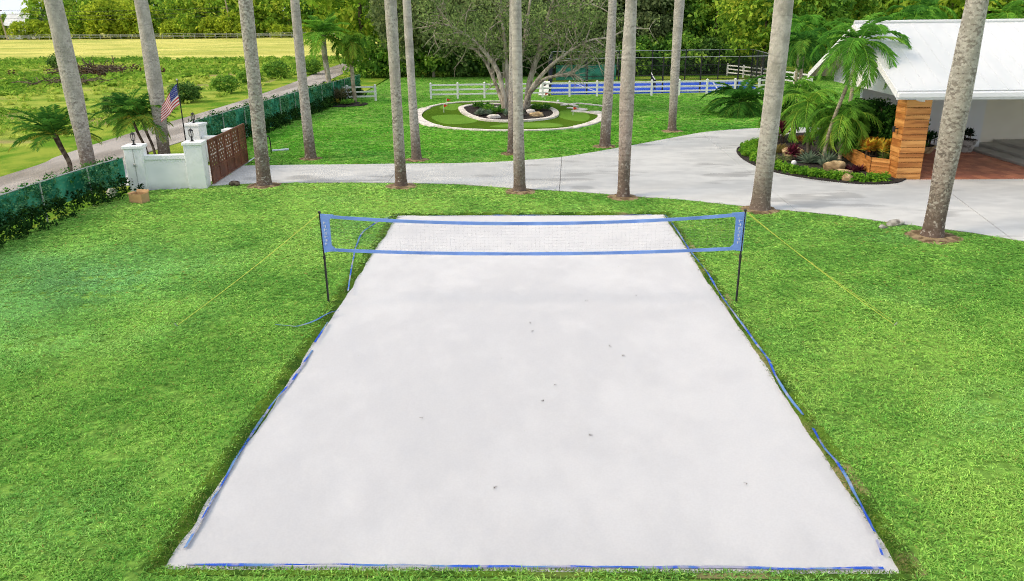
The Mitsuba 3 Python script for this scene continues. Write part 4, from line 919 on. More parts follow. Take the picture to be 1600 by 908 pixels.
# ------------------------------------------------------------------ palms with fronds
def frond(rng, origin, az, el, length, n, leaf, cols, arch=1.0, droop=0.3, width=0.035, hang=0.35, vee=0.35, tone=None):
    """one feather leaf: a curved stalk and leaflets both sides"""
    L = Leaves(); m = 12; p = np.array(origin, float); pts = [p.copy()]; e = el
    for i in range(m):
        e -= arch * (0.5 + i / m) * 1.5 / m
        p = p + np.array([math.cos(az) * math.cos(e), math.sin(az) * math.cos(e), math.sin(e)]) * length / m; pts.append(p.copy())
    pts = np.array(pts); tone = rng.random() if tone is None else tone
    c0 = palette(rng, 1, cols, 0.05, np.array([min(1, tone + 0.3)]))[0]
    L.tube(pts, np.linspace(0.022, 0.005, m + 1) * length ** 0.5, c0, 5)
    t = np.linspace(0.14, 0.99, n); t = np.repeat(t, 2); sgn = np.tile([1, -1], n)
    x = t * m; i = np.minimum(x.astype(int), m - 1); fr = (x - i)[:, None]
    P = pts[i] * (1 - fr) + pts[i + 1] * fr; D0 = unit(pts[i + 1] - pts[i])
    side = np.array([-math.sin(az), math.cos(az), 0.0]); upv = unit(np.cross(D0, side)); upv = upv * np.sign(upv[:, 2:] + 1e-9)
    fwd = 0.35 + 0.75 * t[:, None]
    D = unit(D0 * fwd + side * sgn[:, None] + upv * vee + rng.normal(0, 0.10, (2 * n, 3)) + np.array([0, 0, -hang * 0.6]))
    S = unit(np.cross(D, upv + rng.normal(0, 0.3, (2 * n, 3))))
    ln = leaf * np.sin(PI * np.clip(0.10 + 0.86 * t, 0, 1)) ** 0.6 * rng.uniform(0.85, 1.1, 2 * n)
    col = palette(rng, 2 * n, cols, 0.13, np.clip(tone + rng.normal(0, 0.12, 2 * n), 0, 1))
    L.diamonds(P, D, S, ln, width, col, droop=droop)
    return L

def palm(label, path, r0, r1, nf, length, n, leaf, cols, bark='pale_bark_mat', el=(1.35, -0.55), arch=1.0, width=0.04, hang=0.35, seed=0, shaft=None, name='palm_tree', cat_='palm tree', group=None, droop=0.3, vee=0.35):
    rng = np.random.default_rng(seed)
    k = thing(name, label, cat_, group)
    pth = bez(path, 8); put('trunk', tube(pth, np.linspace(r0, r1, len(pth)), 10), bark, k, smooth=True)
    top = pth[-1]
    if shaft:
        sh = Leaves(); sh.tube([top - [0, 0, 0.02], top + [0, 0, shaft * 0.5], top + [0, 0, shaft]], [r1 * 1.25, r1 * 1.15, r1 * 0.6], np.array([0.16, 0.27, 0.06]), 10); sh.put('crownshaft', k); top = top + [0, 0, shaft * 0.9]
    for i in range(nf):
        u = (i + 0.5) / nf; e = lerp(el[0], el[1], u ** 0.8) + rng.normal(0, 0.08); az = i * 2.39996 + rng.normal(0, 0.15)
        frond(rng, top + np.array([0, 0, 0.05 - 0.12 * u]), az, e, length * rng.uniform(0.85, 1.1) * (0.75 + 0.25 * min(1, u * 3)), n, leaf, cols, arch * rng.uniform(0.8, 1.2), droop, width, hang, vee, tone=np.clip(0.45 + 0.5 * (u - 0.5) + rng.normal(0, 0.18), 0, 1)).put('frond', k)
    return k
G1 = [(0.032, 0.12, 0.022), (0.072, 0.232, 0.035), (0.208, 0.384, 0.056)]
G2 = [(0.064, 0.202, 0.033), (0.147, 0.386, 0.052), (0.35, 0.607, 0.092)]
G3 = [(0.1, 0.252, 0.04), (0.216, 0.486, 0.064), (0.486, 0.62, 0.1)]
GY = [(0.045, 0.158, 0.027), (0.105, 0.285, 0.042), (0.495, 0.495, 0.075)]
palm('small feather palm with a thin leaning trunk by the road at the far left', [(-20.9, 34.6, 0), (-21.0, 34.8, 0.5), (-21.35, 35.0, 1.1), (-21.6, 35.1, 1.7)], 0.085, 0.13, 26, 2.1, 22, 0.5, GY, 'dark_bark_mat', seed=1, arch=0.6, el=(1.48, 0.12), hang=0.1, width=0.05)
palm('twin small palm, left stem, before the bulging grey trunk', [(-18.75, 37.8, 0), (-18.95, 37.9, 0.7), (-19.3, 38.1, 1.4), (-19.55, 38.2, 2.25)], 0.06, 0.07, 24, 1.8, 20, 0.46, G1, 'dark_bark_mat', seed=2, arch=0.7, hang=0.15, el=(1.45, -0.15), width=0.05)
palm('twin small palm, right stem, nearest the bulging grey trunk', [(-18.4, 37.7, 0), (-18.5, 37.8, 0.7), (-18.75, 37.9, 1.4), (-18.95, 38.0, 2.1)], 0.06, 0.07, 22, 1.7, 20, 0.46, GY, 'dark_bark_mat', seed=3, arch=0.75, hang=0.15, el=(1.45, -0.3), width=0.05)
palm('bushy palm on a grey trunk above the small bed at the left', [(-16.15, 64.4, 0), (-16.3, 64.4, 1.7), (-16.45, 64.4, 3.6), (-16.5, 64.4, 5.3)], 0.20, 0.24, 30, 2.4, 24, 0.7, G3, 'oak_bark_mat', seed=4, arch=0.75, width=0.085, hang=0.35, el=(1.5, -0.25))
palm('palm with yellowing hanging fronds and a slim pale trunk, right of the bushy palm', [(-14.35, 64.6, 0), (-14.4, 64.6, 1.6), (-14.4, 64.6, 3.0), (-14.42, 64.6, 4.3)], 0.17, 0.15, 24, 2.0, 24, 0.6, [(0.09, 0.22, 0.03), (0.20, 0.38, 0.045), (0.50, 0.50, 0.08)], seed=5, arch=1.5, width=0.08, hang=0.9, el=(1.4, -0.9), shaft=0.5)
# garden palms on the right
palm('tall drooping palm whose fronds hang over the white roof', [(13.35, 35.9, 0), (13.4, 35.6, 1.6), (13.6, 35.0, 3.3), (13.82, 34.6, 4.55)], 0.085, 0.075, 22, 2.4, 26, 0.6, G2, seed=6, shaft=0.9, arch=1.15, width=0.05, hang=0.5)
palm('tall palm with a slim pale trunk left of the white roof, farther back', [(15.0, 45.2, 0), (15.05, 45.3, 2), (15.15, 45.6, 4.3)], 0.11, 0.10, 18, 1.8, 24, 0.55, G1, seed=7, shaft=0.8, arch=1.3, width=0.055, hang=0.5)
palm('fine leaved arching palm in front of the vines in the garden bed', [(14.05, 35.7, 0), (14.05, 35.8, 0.9), (14.1, 35.9, 1.75)], 0.10, 0.07, 17, 2.0, 24, 0.6, G3, seed=8, shaft=0.5, arch=1.45, width=0.035, hang=0.7)
palm('bright green arching palm in the middle of the garden bed', [(13.65, 38.6, 0), (13.35, 38.2, 1.0), (13.0, 37.6, 2.1)], 0.10, 0.07, 16, 2.1, 24, 0.6, G3, seed=9, shaft=0.55, arch=1.45, width=0.04, hang=0.7)
palm('leaning palm with a pinkish grey stem between the arching palms', [(13.75, 37.0, 0), (14.0, 37.3, 0.8), (14.35, 37.5, 1.6)], 0.10, 0.07, 14, 1.9, 22, 0.55, G2, seed=10, shaft=0.5, arch=1.4, width=0.04, hang=0.6)
palm('dark green palm on a thin dark stem at the back left of the garden bed', [(13.9, 43.6, 0), (13.75, 43.3, 0.9), (13.6, 43.0, 1.7)], 0.06, 0.05, 15, 1.7, 22, 0.5, G1, 'dark_bark_mat', seed=11, arch=1.3, width=0.045, hang=0.5)
palm('slim pale palm behind the dark green one at the back of the bed', [(14.2, 43.0, 0), (14.15, 42.7, 1.2), (14.05, 42.5, 2.3)], 0.11, 0.08, 15, 2.0, 22, 0.55, G2, seed=12, shaft=0.6, arch=1.4, width=0.045, hang=0.6)
palm('wide low palm on the lawn across the drive, left of the smooth pale trunk', [(14.3, 54.6, 0), (14.3, 54.6, 0.9)], 0.22, 0.24, 28, 3.0, 28, 0.75, G1, 'dark_bark_mat', seed=13, arch=0.9, width=0.07, el=(1.3, -0.25))
for k, (x, y, h, lab) in enumerate(((15.5, 76.0, 4.2, 'slim palm near the right end of the blue court'), (24.2, 61.0, 4.6, 'slender pale palm standing behind the left rake of the roof'), (27.5, 60.0, 5.4, 'feathery palm rising behind the ridge, left of the others'), (35.0, 62.0, 5.6, 'feathery palm rising behind the ridge near the rough trunk'), (31.0, 66.0, 6.0, 'feathery palm rising behind the ridge in the middle'), (41, 66.0, 6.0, 'feathery palm rising behind the roof at the right edge'), (21.5, 66, 5.0, 'palm with a pale stem rising over the white fence behind the garden'))):
    if k == 0: continue
    palm(lab, [(x, y, 0), (x + 0.1, y, h * 0.5), (x + 0.1, y, h)], 0.14, 0.12, 18, 3.0, 24, 0.8, G3 if k % 2 else G2, seed=20 + k, shaft=0.7, arch=1.3, width=0.09, hang=0.5)

# ------------------------------------------------------------------ garden plants
def rosette(name, label, x, y, z, n, length, width, cols, el=(1.3, 0.3), droop=0.2, seed=0, cat_='plant', stems=1, spread=0.0, h=0.0, group=None):
    rng = np.random.default_rng(seed); k = thing(name, label, cat_, group); L = Leaves()
    for s in range(stems):
        o = np.array([x + rng.normal(0, spread), y + rng.normal(0, spread), z])
        if h: L.tube([o, o + [0, 0, h]], 0.02, np.array([0.16, 0.12, 0.08]), 5); o = o + [0, 0, h]
        i = np.arange(n); u = (i + 0.5) / n; az = i * 2.39996 + rng.normal(0, 0.2, n); e = lerp(el[0], el[1], u) + rng.normal(0, 0.1, n)
        D = np.stack([np.cos(az) * np.cos(e), np.sin(az) * np.cos(e), np.sin(e)], -1); S = np.stack([-np.sin(az), np.cos(az), 0 * az], -1)
        L.diamonds(np.repeat(o[None], n, 0) + np.c_[np.zeros((n, 2)), -u * h * 0.5], D, S, length * rng.uniform(0.7, 1.1, n), width, palette(rng, n, cols, 0.12), droop=droop)
    L.put('leaves', k); return k
AG = [(0.10, 0.17, 0.11), (0.19, 0.27, 0.19), (0.30, 0.38, 0.28)]
rosette('agave', 'blue green agave at the left of the three by the boulder', 12.65, 35.7, 0.07, 54, 0.85, 0.10, AG, seed=1)
rosette('agave', 'blue green agave nearest the big tan boulder', 13.42, 35.5, 0.07, 54, 0.85, 0.10, AG, seed=2)
rosette('agave', 'slender pale agave standing between the other two', 12.95, 34.8, 0.07, 34, 0.55, 0.07, AG, el=(1.5, 0.7), seed=3)
RED = [(0.05, 0.012, 0.020), (0.14, 0.02, 0.04), (0.26, 0.05, 0.10)]
rosette('cordyline', 'dark red spiky plant just right of the smooth pale trunk', 13.2, 41.6, 0.07, 26, 0.62, 0.09, RED, seed=4, stems=6, spread=0.22, h=0.8)
rosette('burgundy_plant', 'low dark burgundy plant in front of the planter', 13.95, 33.8, 0.07, 22, 0.42, 0.07, [(0.04, 0.012, 0.02), (0.10, 0.025, 0.045), (0.17, 0.05, 0.07)], seed=5, stems=6, spread=0.22)
CRO = [(0.50, 0.14, 0.03), (0.74, 0.46, 0.05), (0.76, 0.64, 0.09), (0.38, 0.44, 0.06)]
rosette('croton', 'yellow and orange croton in the wooden planter', 14.95, 34.1, 0.62, 24, 0.36, 0.12, CRO, seed=6, stems=16, spread=0.30, h=0.55)
rosette('croton', 'orange red croton farther back in the wooden planter', 15.1, 35.3, 0.62, 22, 0.34, 0.11, [(0.45, 0.10, 0.03), (0.62, 0.26, 0.04), (0.60, 0.45, 0.06)], seed=61, stems=9, spread=0.22, h=0.5)
rosette('cordyline', 'small dark red spiky plant beside the blue green agaves', 12.2, 36.6, 0.07, 24, 0.5, 0.08, RED, seed=62, stems=4, spread=0.15, h=0.45)
rosette('croton', 'rusty orange plant behind the red spiky one', 14.2, 41.3, 0.07, 22, 0.32, 0.08, [(0.22, 0.09, 0.03), (0.38, 0.17, 0.04), (0.30, 0.20, 0.06)], seed=7, stems=10, spread=0.38, h=0.25)
rosette('bromeliad', 'olive and rust coloured clump at the left of the bed', 12.5, 38.9, 0.07, 26, 0.5, 0.06, [(0.18, 0.15, 0.05), (0.30, 0.22, 0.08), (0.20, 0.24, 0.07)], seed=8, stems=9, spread=0.42)
rosette('grassy_clump', 'pale striped grassy clump near the smooth pale trunk', 11.35, 36.4, 0.07, 40, 0.55, 0.03, [(0.14, 0.2, 0.06), (0.3, 0.34, 0.14), (0.42, 0.44, 0.24)], seed=9, stems=4, spread=0.25)
rosette('yucca', 'pointed green plant right of the croton in the planter', 15.6, 33.9, 0.6, 34, 0.6, 0.06, [(0.07, 0.16, 0.03), (0.16, 0.28, 0.06), (0.3, 0.4, 0.12)], seed=10, stems=5, spread=0.16)
rosette('cycad', 'dark green feathery plant left of the croton in the planter', 14.95, 36.4, 0.62, 50, 0.95, 0.05, G2, seed=11, stems=3, spread=0.25)
rosette('pot_plant', 'dark branching plant in the pale stone pot', 21.3, 38.9, 0.62, 12, 0.34, 0.09, [(0.008, 0.02, 0.01), (0.02, 0.045, 0.018)], seed=12, stems=7, spread=0.16, h=0.35)
rosette('pot_plant', 'dark green bush in the low tan bowl', 19.1, 38.7, 0.38, 16, 0.4, 0.08, [(0.012, 0.045, 0.012), (0.03, 0.09, 0.02)], seed=13, stems=14, spread=0.3, h=0.5)
rosette('bed_plant', 'yellow leaved plant in the small bed by the bushy palm', -16.1, 62.6, 0.06, 24, 0.5, 0.1, [(0.30, 0.26, 0.03), (0.42, 0.36, 0.05), (0.2, 0.24, 0.03)], seed=14, stems=8, spread=0.4, h=0.2)
rosette('bed_plant', 'grey brown twiggy plant against the small rail fence', -15.6, 63.6, 0.06, 26, 0.6, 0.06, [(0.06, 0.07, 0.03), (0.13, 0.13, 0.06), (0.18, 0.16, 0.1)], seed=15, stems=12, spread=0.5, h=0.9)
rosette('bed_plant', 'low green plant at the right of the small bed', -14.3, 62.9, 0.06, 26, 0.45, 0.09, G2, seed=16, stems=8, spread=0.4, h=0.15)
for k, (x, y, c, lab) in enumerate(((-3.8, 59.6, G1, 'dark green plant at the left back of the oak bed'), (-3.1, 57.6, G2, 'broad green plant left of the left oak stem'), (-2.6, 55.6, G1, 'low green plant in front of the left oak stem'), (0.5, 57.6, G1, 'dark plant right of the right oak stem'), (-3.5, 54.9, AG, 'grey green plant near the left kerb of the oak bed'), (-1.3, 54.0, AG, 'small grey green plant at the front of the oak bed'))):
    rosette('oak_bed_plant', lab, x, y, 0.07, 24, 0.5, 0.12, c, seed=30 + k, stems=6, spread=0.35, h=0.15)
# clipped border along the bed edge
def border():
    rng = np.random.default_rng(77); L = Leaves()
    ring = BED.buffer(-0.55).exterior; pts = []
    for s in np.linspace(0, 1, 400):
        p = ring.interpolate(s, normalized=True)
        if p.y < 41.5 and p.x < 14.3: pts.append((p.x, p.y))
    pts = np.array(pts); C = pts[rng.integers(0, len(pts), 900)] + rng.normal(0, 0.17, (900, 2))
    far = BED.buffer(-0.12); m = shapely.contains_xy(far, C[:, 0], C[:, 1]); C = C[m]
    C = np.c_[C, 0.10 + rng.random(len(C)) * 0.20]
    foliage(L, rng, C, 0.14, 22, 0.11, [(0.07, 0.21, 0.022), (0.15, 0.36, 0.03), (0.28, 0.50, 0.05)], up=0.6)
    L.put('groundcover', kind='stuff', label='bright green low border growing along the edge of the garden bed')
border()
solo('spotlight', move(trimesh.creation.icosphere(2, 0.12), 11.75, 35.0, 0.22), 'vinyl_mat', 'small white garden spotlight at the edge of the bed border', 'lamp', smooth=True)
def vine():
    rng = np.random.default_rng(78); k = thing('climbing_vine', 'dense dark green vine filling the carport side above the planter', 'vine'); L = Leaves()
    C = np.c_[rng.uniform(15.6, 16.6, 420), rng.uniform(33.4, 39.2, 420), rng.uniform(0.6, 2.7, 420)]
    C = C[(C[:, 2] < 2.05 + 0.5 * meshkit.fbm(C * 1.1, 3, 3) * 1.6)]
    foliage(L, rng, C, 0.30, 36, 0.15, [(0.012, 0.045, 0.010), (0.030, 0.105, 0.018), (0.090, 0.230, 0.034)])
    L.put('leaves', k)
    put('stems', cat([tube(bez([(16.1, y, 0.5), (16.15, y + rng.normal(0, 0.3), 1.4), (16.1, y + rng.normal(0, 0.5), 2.4)], 5), 0.03, 5) for y in np.linspace(33.8, 39.5, 9)]), 'dark_bark_mat', k)
vine()
rng = np.random.default_rng(79); k = thing('shrub', 'dark shrub under the roof between the column and the downpipe', 'shrub'); L = Leaves()
foliage(L, rng, np.c_[rng.normal(18.0, 0.3, 60), rng.normal(38.9, 0.25, 60), rng.uniform(0.4, 1.2, 60)], 0.3, 30, 0.2, G1); L.put('leaves', k)

# ------------------------------------------------------------------ the oak
def oak():
    rng = np.random.default_rng(90); k = thing('oak_tree', 'spreading grey barked oak with bare lower limbs in the kerbed bed', 'tree')
    stems = [[(-1.85, 56.2, 0), (-2.0, 56.4, 1.6), (-2.5, 56.8, 3.2), (-3.9, 57.2, 4.8), (-5.6, 57.0, 5.9), (-7.2, 56.6, 6.2)],
             [(-1.75, 56.5, 0), (-1.7, 57.0, 2.2), (-1.8, 57.6, 4.4), (-2.1, 58.0, 6.6), (-2.4, 58.2, 9.0)],
             [(-1.2, 57.2, 0), (-0.95, 57.5, 2.4), (-0.5, 57.8, 4.8), (-0.1, 58.0, 7.2), (0.2, 58.3, 9.6)],
             [(-0.35, 58.2, 0), (-0.1, 58.3, 2.0), (0.45, 58.2, 3.8), (1.0, 58.0, 6.0), (1.9, 57.4, 8.4)],
             [(-0.55, 56.9, 0.2), (0.05, 56.2, 1.7), (1.05, 55.8, 3.0), (2.3, 55.6, 4.0), (3.9, 55.6, 4.9), (5.6, 55.8, 5.1)],
             [(-0.2, 57.3, 1.2), (0.9, 56.7, 2.3), (2.0, 56.3, 2.6), (3.1, 56.1, 2.9), (3.7, 56.0, 3.9)],
             [(-2.0, 56.8, 0.6), (-2.6, 57.6, 2.1), (-3.4, 58.4, 3.6), (-4.6, 59.2, 4.6), (-6.2, 59.8, 5.0)],
             [(0.5, 58.2, 3.9), (1.7, 58.0, 5.3), (3.0, 57.6, 6.6), (4.4, 57.2, 7.6)]]
    rad = [0.22, 0.17, 0.19, 0.27, 0.19, 0.14, 0.15, 0.14]
    ends = []
    for st, r in zip(stems, rad):
        p = bez(st, 7); ms = [tube(p, np.linspace(r, 0.05, len(p)) ** 1.0, 10)]
        for b in range(16):
            i = rng.integers(len(p) // 3, len(p) - 1); q = p[i]; d = unit(unit(p[i + 1] - p[i]) * 0.7 + rng.normal(0, 0.7, 3) + [0, 0, 0.35])
            ln = rng.uniform(1.2, 2.8); a = q + d * ln * 0.5 + rng.normal(0, 0.12, 3); e = a + unit(d + rng.normal(0, 0.4, 3)) * ln * 0.5
            pp = bez([q, a, e], 4); ms.append(tube(pp, np.linspace(0.055, 0.02, len(pp)), 5)); ends += [a, e]
            for c in range(4):
                i2 = rng.integers(3, len(pp)); d2 = unit(d * 0.5 + rng.normal(0, 0.8, 3)); e2 = pp[i2] + d2 * rng.uniform(0.6, 1.4); m2 = (pp[i2] + e2) / 2 + rng.normal(0, 0.08, 3)
                ms.append(tube([pp[i2], m2, e2], [0.022, 0.016, 0.009], 4)); ends += [e2, m2]
        put('limb', cat(ms), 'oak_bark_mat', k, smooth=True)
    E = np.array(ends); E = E[(E[:, 2] > 3.3)]
    cc = crown_clumps(rng, 520, 8.0, 5.2, 4.2, 7.8, 4, 0.55) + np.array([-1.1, 57.4, 0]); cc = cc[cc[:, 2] > 4.0 - 0.14 * np.abs(cc[:, 0] + 1.1)]
    L = Leaves(); OC = [(0.098, 0.156, 0.056), (0.186, 0.276, 0.089), (0.328, 0.438, 0.149)]
    foliage(L, rng, E, 0.5, 7, 0.16, OC); foliage(L, rng, cc, 0.62, 26, 0.18, OC)
    L.put('crown', k)
oak()

# ------------------------------------------------------------------ trees behind
def tree_variant(seed, rx, rz, cz, nclump, per, clump_r, leaf, cols, flat=0.8):
    rng = np.random.default_rng(seed); L = Leaves()
    c = crown_clumps(rng, nclump, rx, rx, rz, cz, seed, 0.5); c = c[c[:, 2] > 0.35]
    tone = np.clip(0.5 + rng.normal(0, 0.24, len(c)), 0, 1)
    foliage(L, rng, c, clump_r * rng.uniform(0.7, 1.3, len(c)), per, leaf, cols, up=0.35, tone=tone, flat=flat)
    return L.ply()
LIT = [(0.117, 0.25, 0.03), (0.283, 0.467, 0.047), (0.55, 0.62, 0.075)]
MID = [(0.065, 0.175, 0.035), (0.175, 0.361, 0.053), (0.416, 0.62, 0.088)]
DRK = [(0.039, 0.104, 0.03), (0.099, 0.211, 0.049), (0.222, 0.37, 0.087)]
OLV = [(0.095, 0.138, 0.061), (0.19, 0.249, 0.1), (0.333, 0.393, 0.154)]
YEL = [(0.162, 0.27, 0.027), (0.351, 0.472, 0.041), (0.567, 0.634, 0.068)]
trunk_ply = mikit.ply(tube(bez([(0, 0, -0.1), (0.1, 0.05, 2.0), (-0.05, 0.1, 4.2), (0.1, 0, 6.5)], 4), np.linspace(0.26, 0.12, 13), 8), 'dark_bark_mat', smooth=True)
pale_trunk_ply = mikit.ply(tube(bez([(0, 0, -0.1), (0.1, 0.05, 2.0), (-0.05, 0.1, 4.2), (0.1, 0, 6.5)], 4), np.linspace(0.20, 0.09, 13), 8), 'pale_bark_mat', smooth=True)
FAR = [tree_variant(201, 7.0, 7.6, 7.8, 130, 20, 1.9, 1.25, LIT), tree_variant(202, 6.0, 6.8, 6.6, 120, 20, 1.7, 1.15, YEL), tree_variant(203, 7.5, 8.0, 9.5, 130, 20, 2.0, 1.3, MID), tree_variant(204, 4.5, 3.6, 3.6, 70, 20, 1.4, 1.0, YEL)]
NEARV = [tree_variant(211, 4.4, 4.8, 6.6, 210, 24, 1.0, 0.50, LIT), tree_variant(212, 4.6, 5.2, 7.0, 220, 24, 1.0, 0.50, MID), tree_variant(213, 4.6, 5.6, 7.2, 220, 24, 1.0, 0.48, DRK), tree_variant(214, 4.4, 5.0, 7.0, 210, 24, 0.95, 0.48, OLV), tree_variant(215, 2.6, 2.2, 2.0, 120, 26, 0.65, 0.40, MID), tree_variant(216, 2.4, 2.0, 1.8, 120, 26, 0.65, 0.38, DRK)]
def tree(name, label, crown, x, y, s, a, sz=1.0, trunk=trunk_ply, group=None, cat_='tree'):
    k = thing(name, label, cat_, group); M = T().translate([x, y, 0]).rotate([0, 0, 1], a).scale([s, s, s * sz])
    put('crown', crown, None, k, at=M)
    if trunk is not None: put('trunk', trunk, None, k, at=M)
rng = np.random.default_rng(300)
for x in np.arange(-300, -20, 7.2):
    v = int(rng.choice([0, 1, 0, 0, 1, 2])); y = 318 + rng.uniform(-6, 12) - 0.12 * (x + 160) * (1 if x > -160 else 1.2)
    if x < -205: s = rng.uniform(0.62, 0.9)
    else: s = rng.uniform(0.85, 1.2)
    tree('field_tree', 'sunlit bushy tree in the row along the far side of the yellow field', FAR[v], x + rng.uniform(-2, 2), y, s, rng.uniform(0, 360), group='trees along the far side of the field')
for x in np.arange(-196, -20, 12):
    tree('field_tree', 'taller tree standing behind the row along the far side of the yellow field', FAR[2], x + rng.uniform(-3, 3), 338 + rng.uniform(-5, 10) - 0.12 * (x + 160), rng.uniform(1.15, 1.5), rng.uniform(0, 360), group='second row of far field trees')
for x in np.cumsum(rng.uniform(3.5, 10.5, 36)) - 292:
    tree('field_bush', 'yellow green bush before the far trees at the field fence', FAR[int(rng.choice([3, 3, 0, 1]))], x + rng.uniform(-3, 3), 306 + rng.uniform(-3, 3) - 0.15 * (x + 150), rng.uniform(0.45, 1.15), rng.uniform(0, 360), trunk=None, group='bushes at the field fence', cat_='bush')
# between the road end and the hedge, and behind the court
MIDT = [(-22, 150, 0, 1.2), (-17, 140, 1, 1.15), (-30, 190, 0, 1.5), (-12, 128, 0, 1.1), (-7, 118, 1, 1.2), (-40, 230, 1, 1.7), (-52, 262, 0, 1.7), (-8, 150, 1, 1.6)]
for x, y, v, s in MIDT: tree('wood_tree', 'green tree in the wood past the end of the road', NEARV[v], x, y, s, rng.uniform(0, 360), group='trees past the end of the road')
for x in np.arange(-14, 4, 3.6): tree('wood_tree', 'dull olive tree in the wood behind the spreading oak', NEARV[3 if rng.random() < 0.65 else 2], x + rng.uniform(-1, 1), 99 + rng.uniform(-2, 6), rng.uniform(0.95, 1.2), rng.uniform(0, 360), group='olive trees behind the oak')
for x in np.arange(4, 26, 3.7): tree('wood_tree', 'green tree in the wood behind the black court cage', NEARV[int(rng.choice([1, 0, 2, 0]))], x + rng.uniform(-1, 1), 98 + rng.uniform(-2, 5), rng.uniform(0.95, 1.2), rng.uniform(0, 360), group='trees behind the court cage')
for x in np.arange(-24, 64, 5.5): tree('wood_tree', 'tall tree in the back of the wood behind oak, court and house', NEARV[int(rng.choice([0, 0, 1, 2]))], x + rng.uniform(-1, 1), 114 + rng.uniform(-3, 6), rng.uniform(1.4, 1.7), rng.uniform(0, 360), group='tall trees at the back of the wood')
for x in np.arange(24, 66, 4.2): tree('wood_tree', 'sunlit tree behind the white roofed house', NEARV[int(rng.choice([0, 0, 1]))], x + rng.uniform(-1, 1), 84 + rng.uniform(-4, 8) , rng.uniform(0.95, 1.25), rng.uniform(0, 360), group='trees behind the house')
for x in np.arange(-19, 3, 2.3): tree('hedge_bush', 'bushy green shrub in the hedge at the back of the lawn', NEARV[4 if x < -8 or rng.random() < 0.3 else 5], x + rng.uniform(-0.4, 0.4), 93.5 + rng.uniform(-0.6, 0.8), rng.uniform(0.9, 1.25), rng.uniform(0, 360), trunk=None, group='bushes in the hedge at the back of the lawn', cat_='bush')
for x in np.arange(4, 27, 2.6): tree('hedge_bush', 'dark green shrub behind the black court cage', NEARV[5 if rng.random() < 0.25 else 4], x + rng.uniform(-0.4, 0.4), 93.0 + rng.uniform(-0.6, 0.8), rng.uniform(0.9, 1.2), rng.uniform(0, 360), trunk=None, group='bushes behind the court cage', cat_='bush')
# slim stems under the wood
for k_, (x, y) in enumerate(((-13.6, 90.5), (-11.2, 92.2), (-4.2, 89.5), (-3.0, 90.0), (0.6, 95.0), (3.2, 94.5), (6.4, 95), (9.6, 94.2), (13, 95))):
    tree('slim_tree', 'slim pale stemmed tree at the edge of the wood', NEARV[3], x, y, 0.95, 40 * k_, 1.1, pale_trunk_ply, group='slim trees at the edge of the wood')

# ------------------------------------------------------------------ field: weeds, bushes, brush pile, fence, poles, house
def weeds():
    rng = np.random.default_rng(400); L = Leaves(); n = 4600
    y = 32 + 112 * rng.random(n) ** 0.85; x = -27.5 - rng.random(n) * (y * 0.75 - 14)
    m = x < np.interp(y, [30, 60, 85, 120, 170], [-27.2, -27.6, -28.2, -31, -33]); x, y = x[m], y[m]
    q = np.c_[x * 0.09, y * 0.09, 0 * x]; big = meshkit.fbm(q, 3, 5); keep = rng.random(len(x)) < np.clip((big - 0.25) * 3, 0.12, 1); x, y, big = x[keep], y[keep], big[keep]
    h = 0.06 + 0.5 * np.clip(big - 0.35, 0, 1) * rng.random(len(x)) * 1.8
    C = np.c_[x, y, h * 0.6]
    s = np.clip(y / 60, 0.8, 2.0)
    for lo, hi in ((0, 1.0), (1.0, 1.4), (1.4, 2.1)):
        mm = (s >= lo) & (s < hi)
        foliage(L, rng, C[mm], (0.45 * s)[mm], 17, 0.27 * (lo + hi) / 2 + 0.10, [(0.120, 0.270, 0.035), (0.270, 0.450, 0.055), (0.500, 0.580, 0.110)], up=0.6, tone=np.clip(1.25 - big[mm] * 1.5 + rng.normal(0, 0.15, mm.sum()), 0, 1), flat=0.45)
    L.put('weeds', kind='stuff', label='rough green weeds covering the near part of the field')
weeds()
for x, y, s, v, lab in ((-66.5, 113, 0.75, 5, 'dark round bush in the field beside the brush pile'), (-30.0, 94, 0.6, 4, 'green bush by the road near the bushy palm'), (-29.3, 67, 0.55, 5, 'dark bush on the road verge behind the flag'), (-28.9, 75, 0.5, 4, 'green bush on the road verge, right of the flag'), (-29.6, 84, 0.5, 4, 'green bush on the road verge, farthest of the verge bushes'), (-30.4, 58, 0.5, 5, 'low dark bush on the road verge left of the flag'), (-35.5, 47, 0.55, 4, 'green bush behind the thick palm trunk at the far left'), (-31.5, 37, 0.5, 4, 'green bush behind the small palm at the far left'), (-27.5, 100, 0.55, 4, 'small bush at the verge just beyond the bushy palm')):
    tree('field_bush', lab, NEARV[v], x, y, s, x * 7, 0.8, None, cat_='bush')
bp = thing('brush_pile', 'heap of brown dead branches in the weedy field', 'brush pile')
rng = np.random.default_rng(410); ms = []
for i in range(150):
    c = np.array([rng.normal(-56.5, 2.0), rng.normal(103, 1.5), rng.uniform(0.1, 0.9)]); d = unit(rng.normal(size=3) * [1, 1, 0.35]) * rng.uniform(0.8, 2.0); ms.append(tube([c - d, c + rng.normal(0, 0.1, 3), c + d], [0.06, 0.05, 0.03], 4))
put('branches', cat(ms), 'dark_bark_mat', bp); L = Leaves(); foliage(L, rng, np.c_[rng.normal(-56.5, 3.0, 60), rng.normal(103, 1.6, 60), rng.uniform(0.1, 0.7, 60)], 0.6, 12, 0.4, [(0.07, 0.045, 0.03), (0.17, 0.10, 0.06), (0.10, 0.10, 0.04)]); L.put('dead_leaves', bp)
bp = thing('brush_pile', 'smaller dark heap of dead branches, nearer than the brown one', 'brush pile'); ms = []
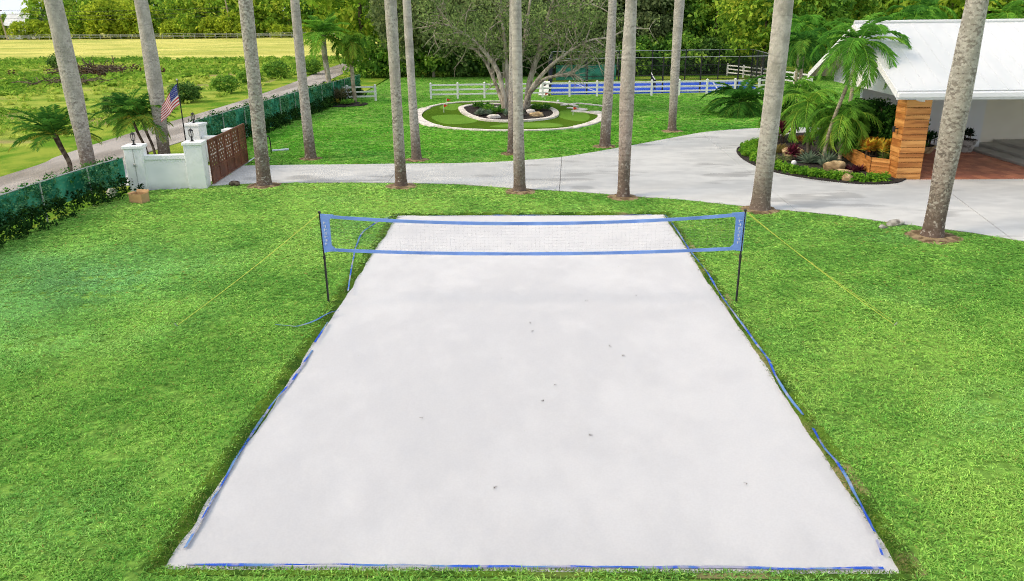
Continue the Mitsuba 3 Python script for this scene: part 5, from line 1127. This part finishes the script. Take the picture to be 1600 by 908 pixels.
for i in range(70):
    c = np.array([rng.normal(-50.5, 1.8), rng.normal(86.5, 1.2), rng.uniform(0.1, 0.6)]); d = unit(rng.normal(size=3) * [1, 1, 0.35]) * rng.uniform(0.6, 1.5); ms.append(tube([c - d, c, c + d], [0.05, 0.05, 0.03], 4))
put('branches', cat(ms), 'dark_bark_mat', bp, kind='stuff')
ff = thing('field_fence', 'grey wire fence along the far side of the yellow field', 'fence')
a, b = np.array([-205.0, 305.0]), np.array([-40.0, 285.0]); n = 40
for i in range(n + 1):
    q = lerp(a, b, i / n); put('post', tube([(*q, 0), (*q, 1.75)], 0.09, 6), 'metal_mat', ff)
for z in (1.7, 1.25, 0.8): put('rail', tube([(*a, z), (*b, z)], 0.055, 5), 'metal_mat', ff)
for k_, (x, y, top, lab) in enumerate(((-196.0, 300, 15, 'pale utility pole at the far left beside the white roof'), (-111.0, 300, 15, 'pale utility pole beyond the field, behind the blotchy palm trunk'))):
    k = thing('utility_pole', lab, 'utility pole'); put('pole', tube([(x + 1.0, y, 0), (x - 0.6, y, top)], [0.32, 0.22], 8), 'pale_bark_mat', k, smooth=30); put('crossarm', box(x - 1.9, x + 0.9, y - 0.12, y + 0.12, 10.2, 10.5), 'dark_bark_mat', k)
for k_, (z, lab) in enumerate(((10.6, 'topmost of the power lines across the far trees'), (9.2, 'middle power line across the far trees'), (7.8, 'lowest power line across the far trees'))):
    xs = np.linspace(-196, -111, 16); solo('power_line', tube([(x, 299.0, z - 0.8 * (1 - ((x + 153.5) / 42.5) ** 2)) for x in xs], 0.05, 4), 'black_mat', lab, 'wire')
fh = thing('far_house', 'small white roofed house among the far trees at the top left', 'house')
put('wall', box(-206, -194, 318, 326, 0, 5.0), 'stucco_mat', fh); put('roof', TM([(-207, 317, 5.0), (-193, 317, 5.0), (-193, 327, 5.0), (-207, 327, 5.0), (-207, 322, 9.6), (-193, 322, 9.6)], [(0, 1, 5), (0, 5, 4), (2, 3, 4), (2, 4, 5), (0, 4, 3), (1, 2, 5), (0, 3, 2), (0, 2, 1)]), 'roof_mat', fh); put('window', box(-203, -200, 317.9, 318.0, 1.5, 3.2), 'window_mat', fh)
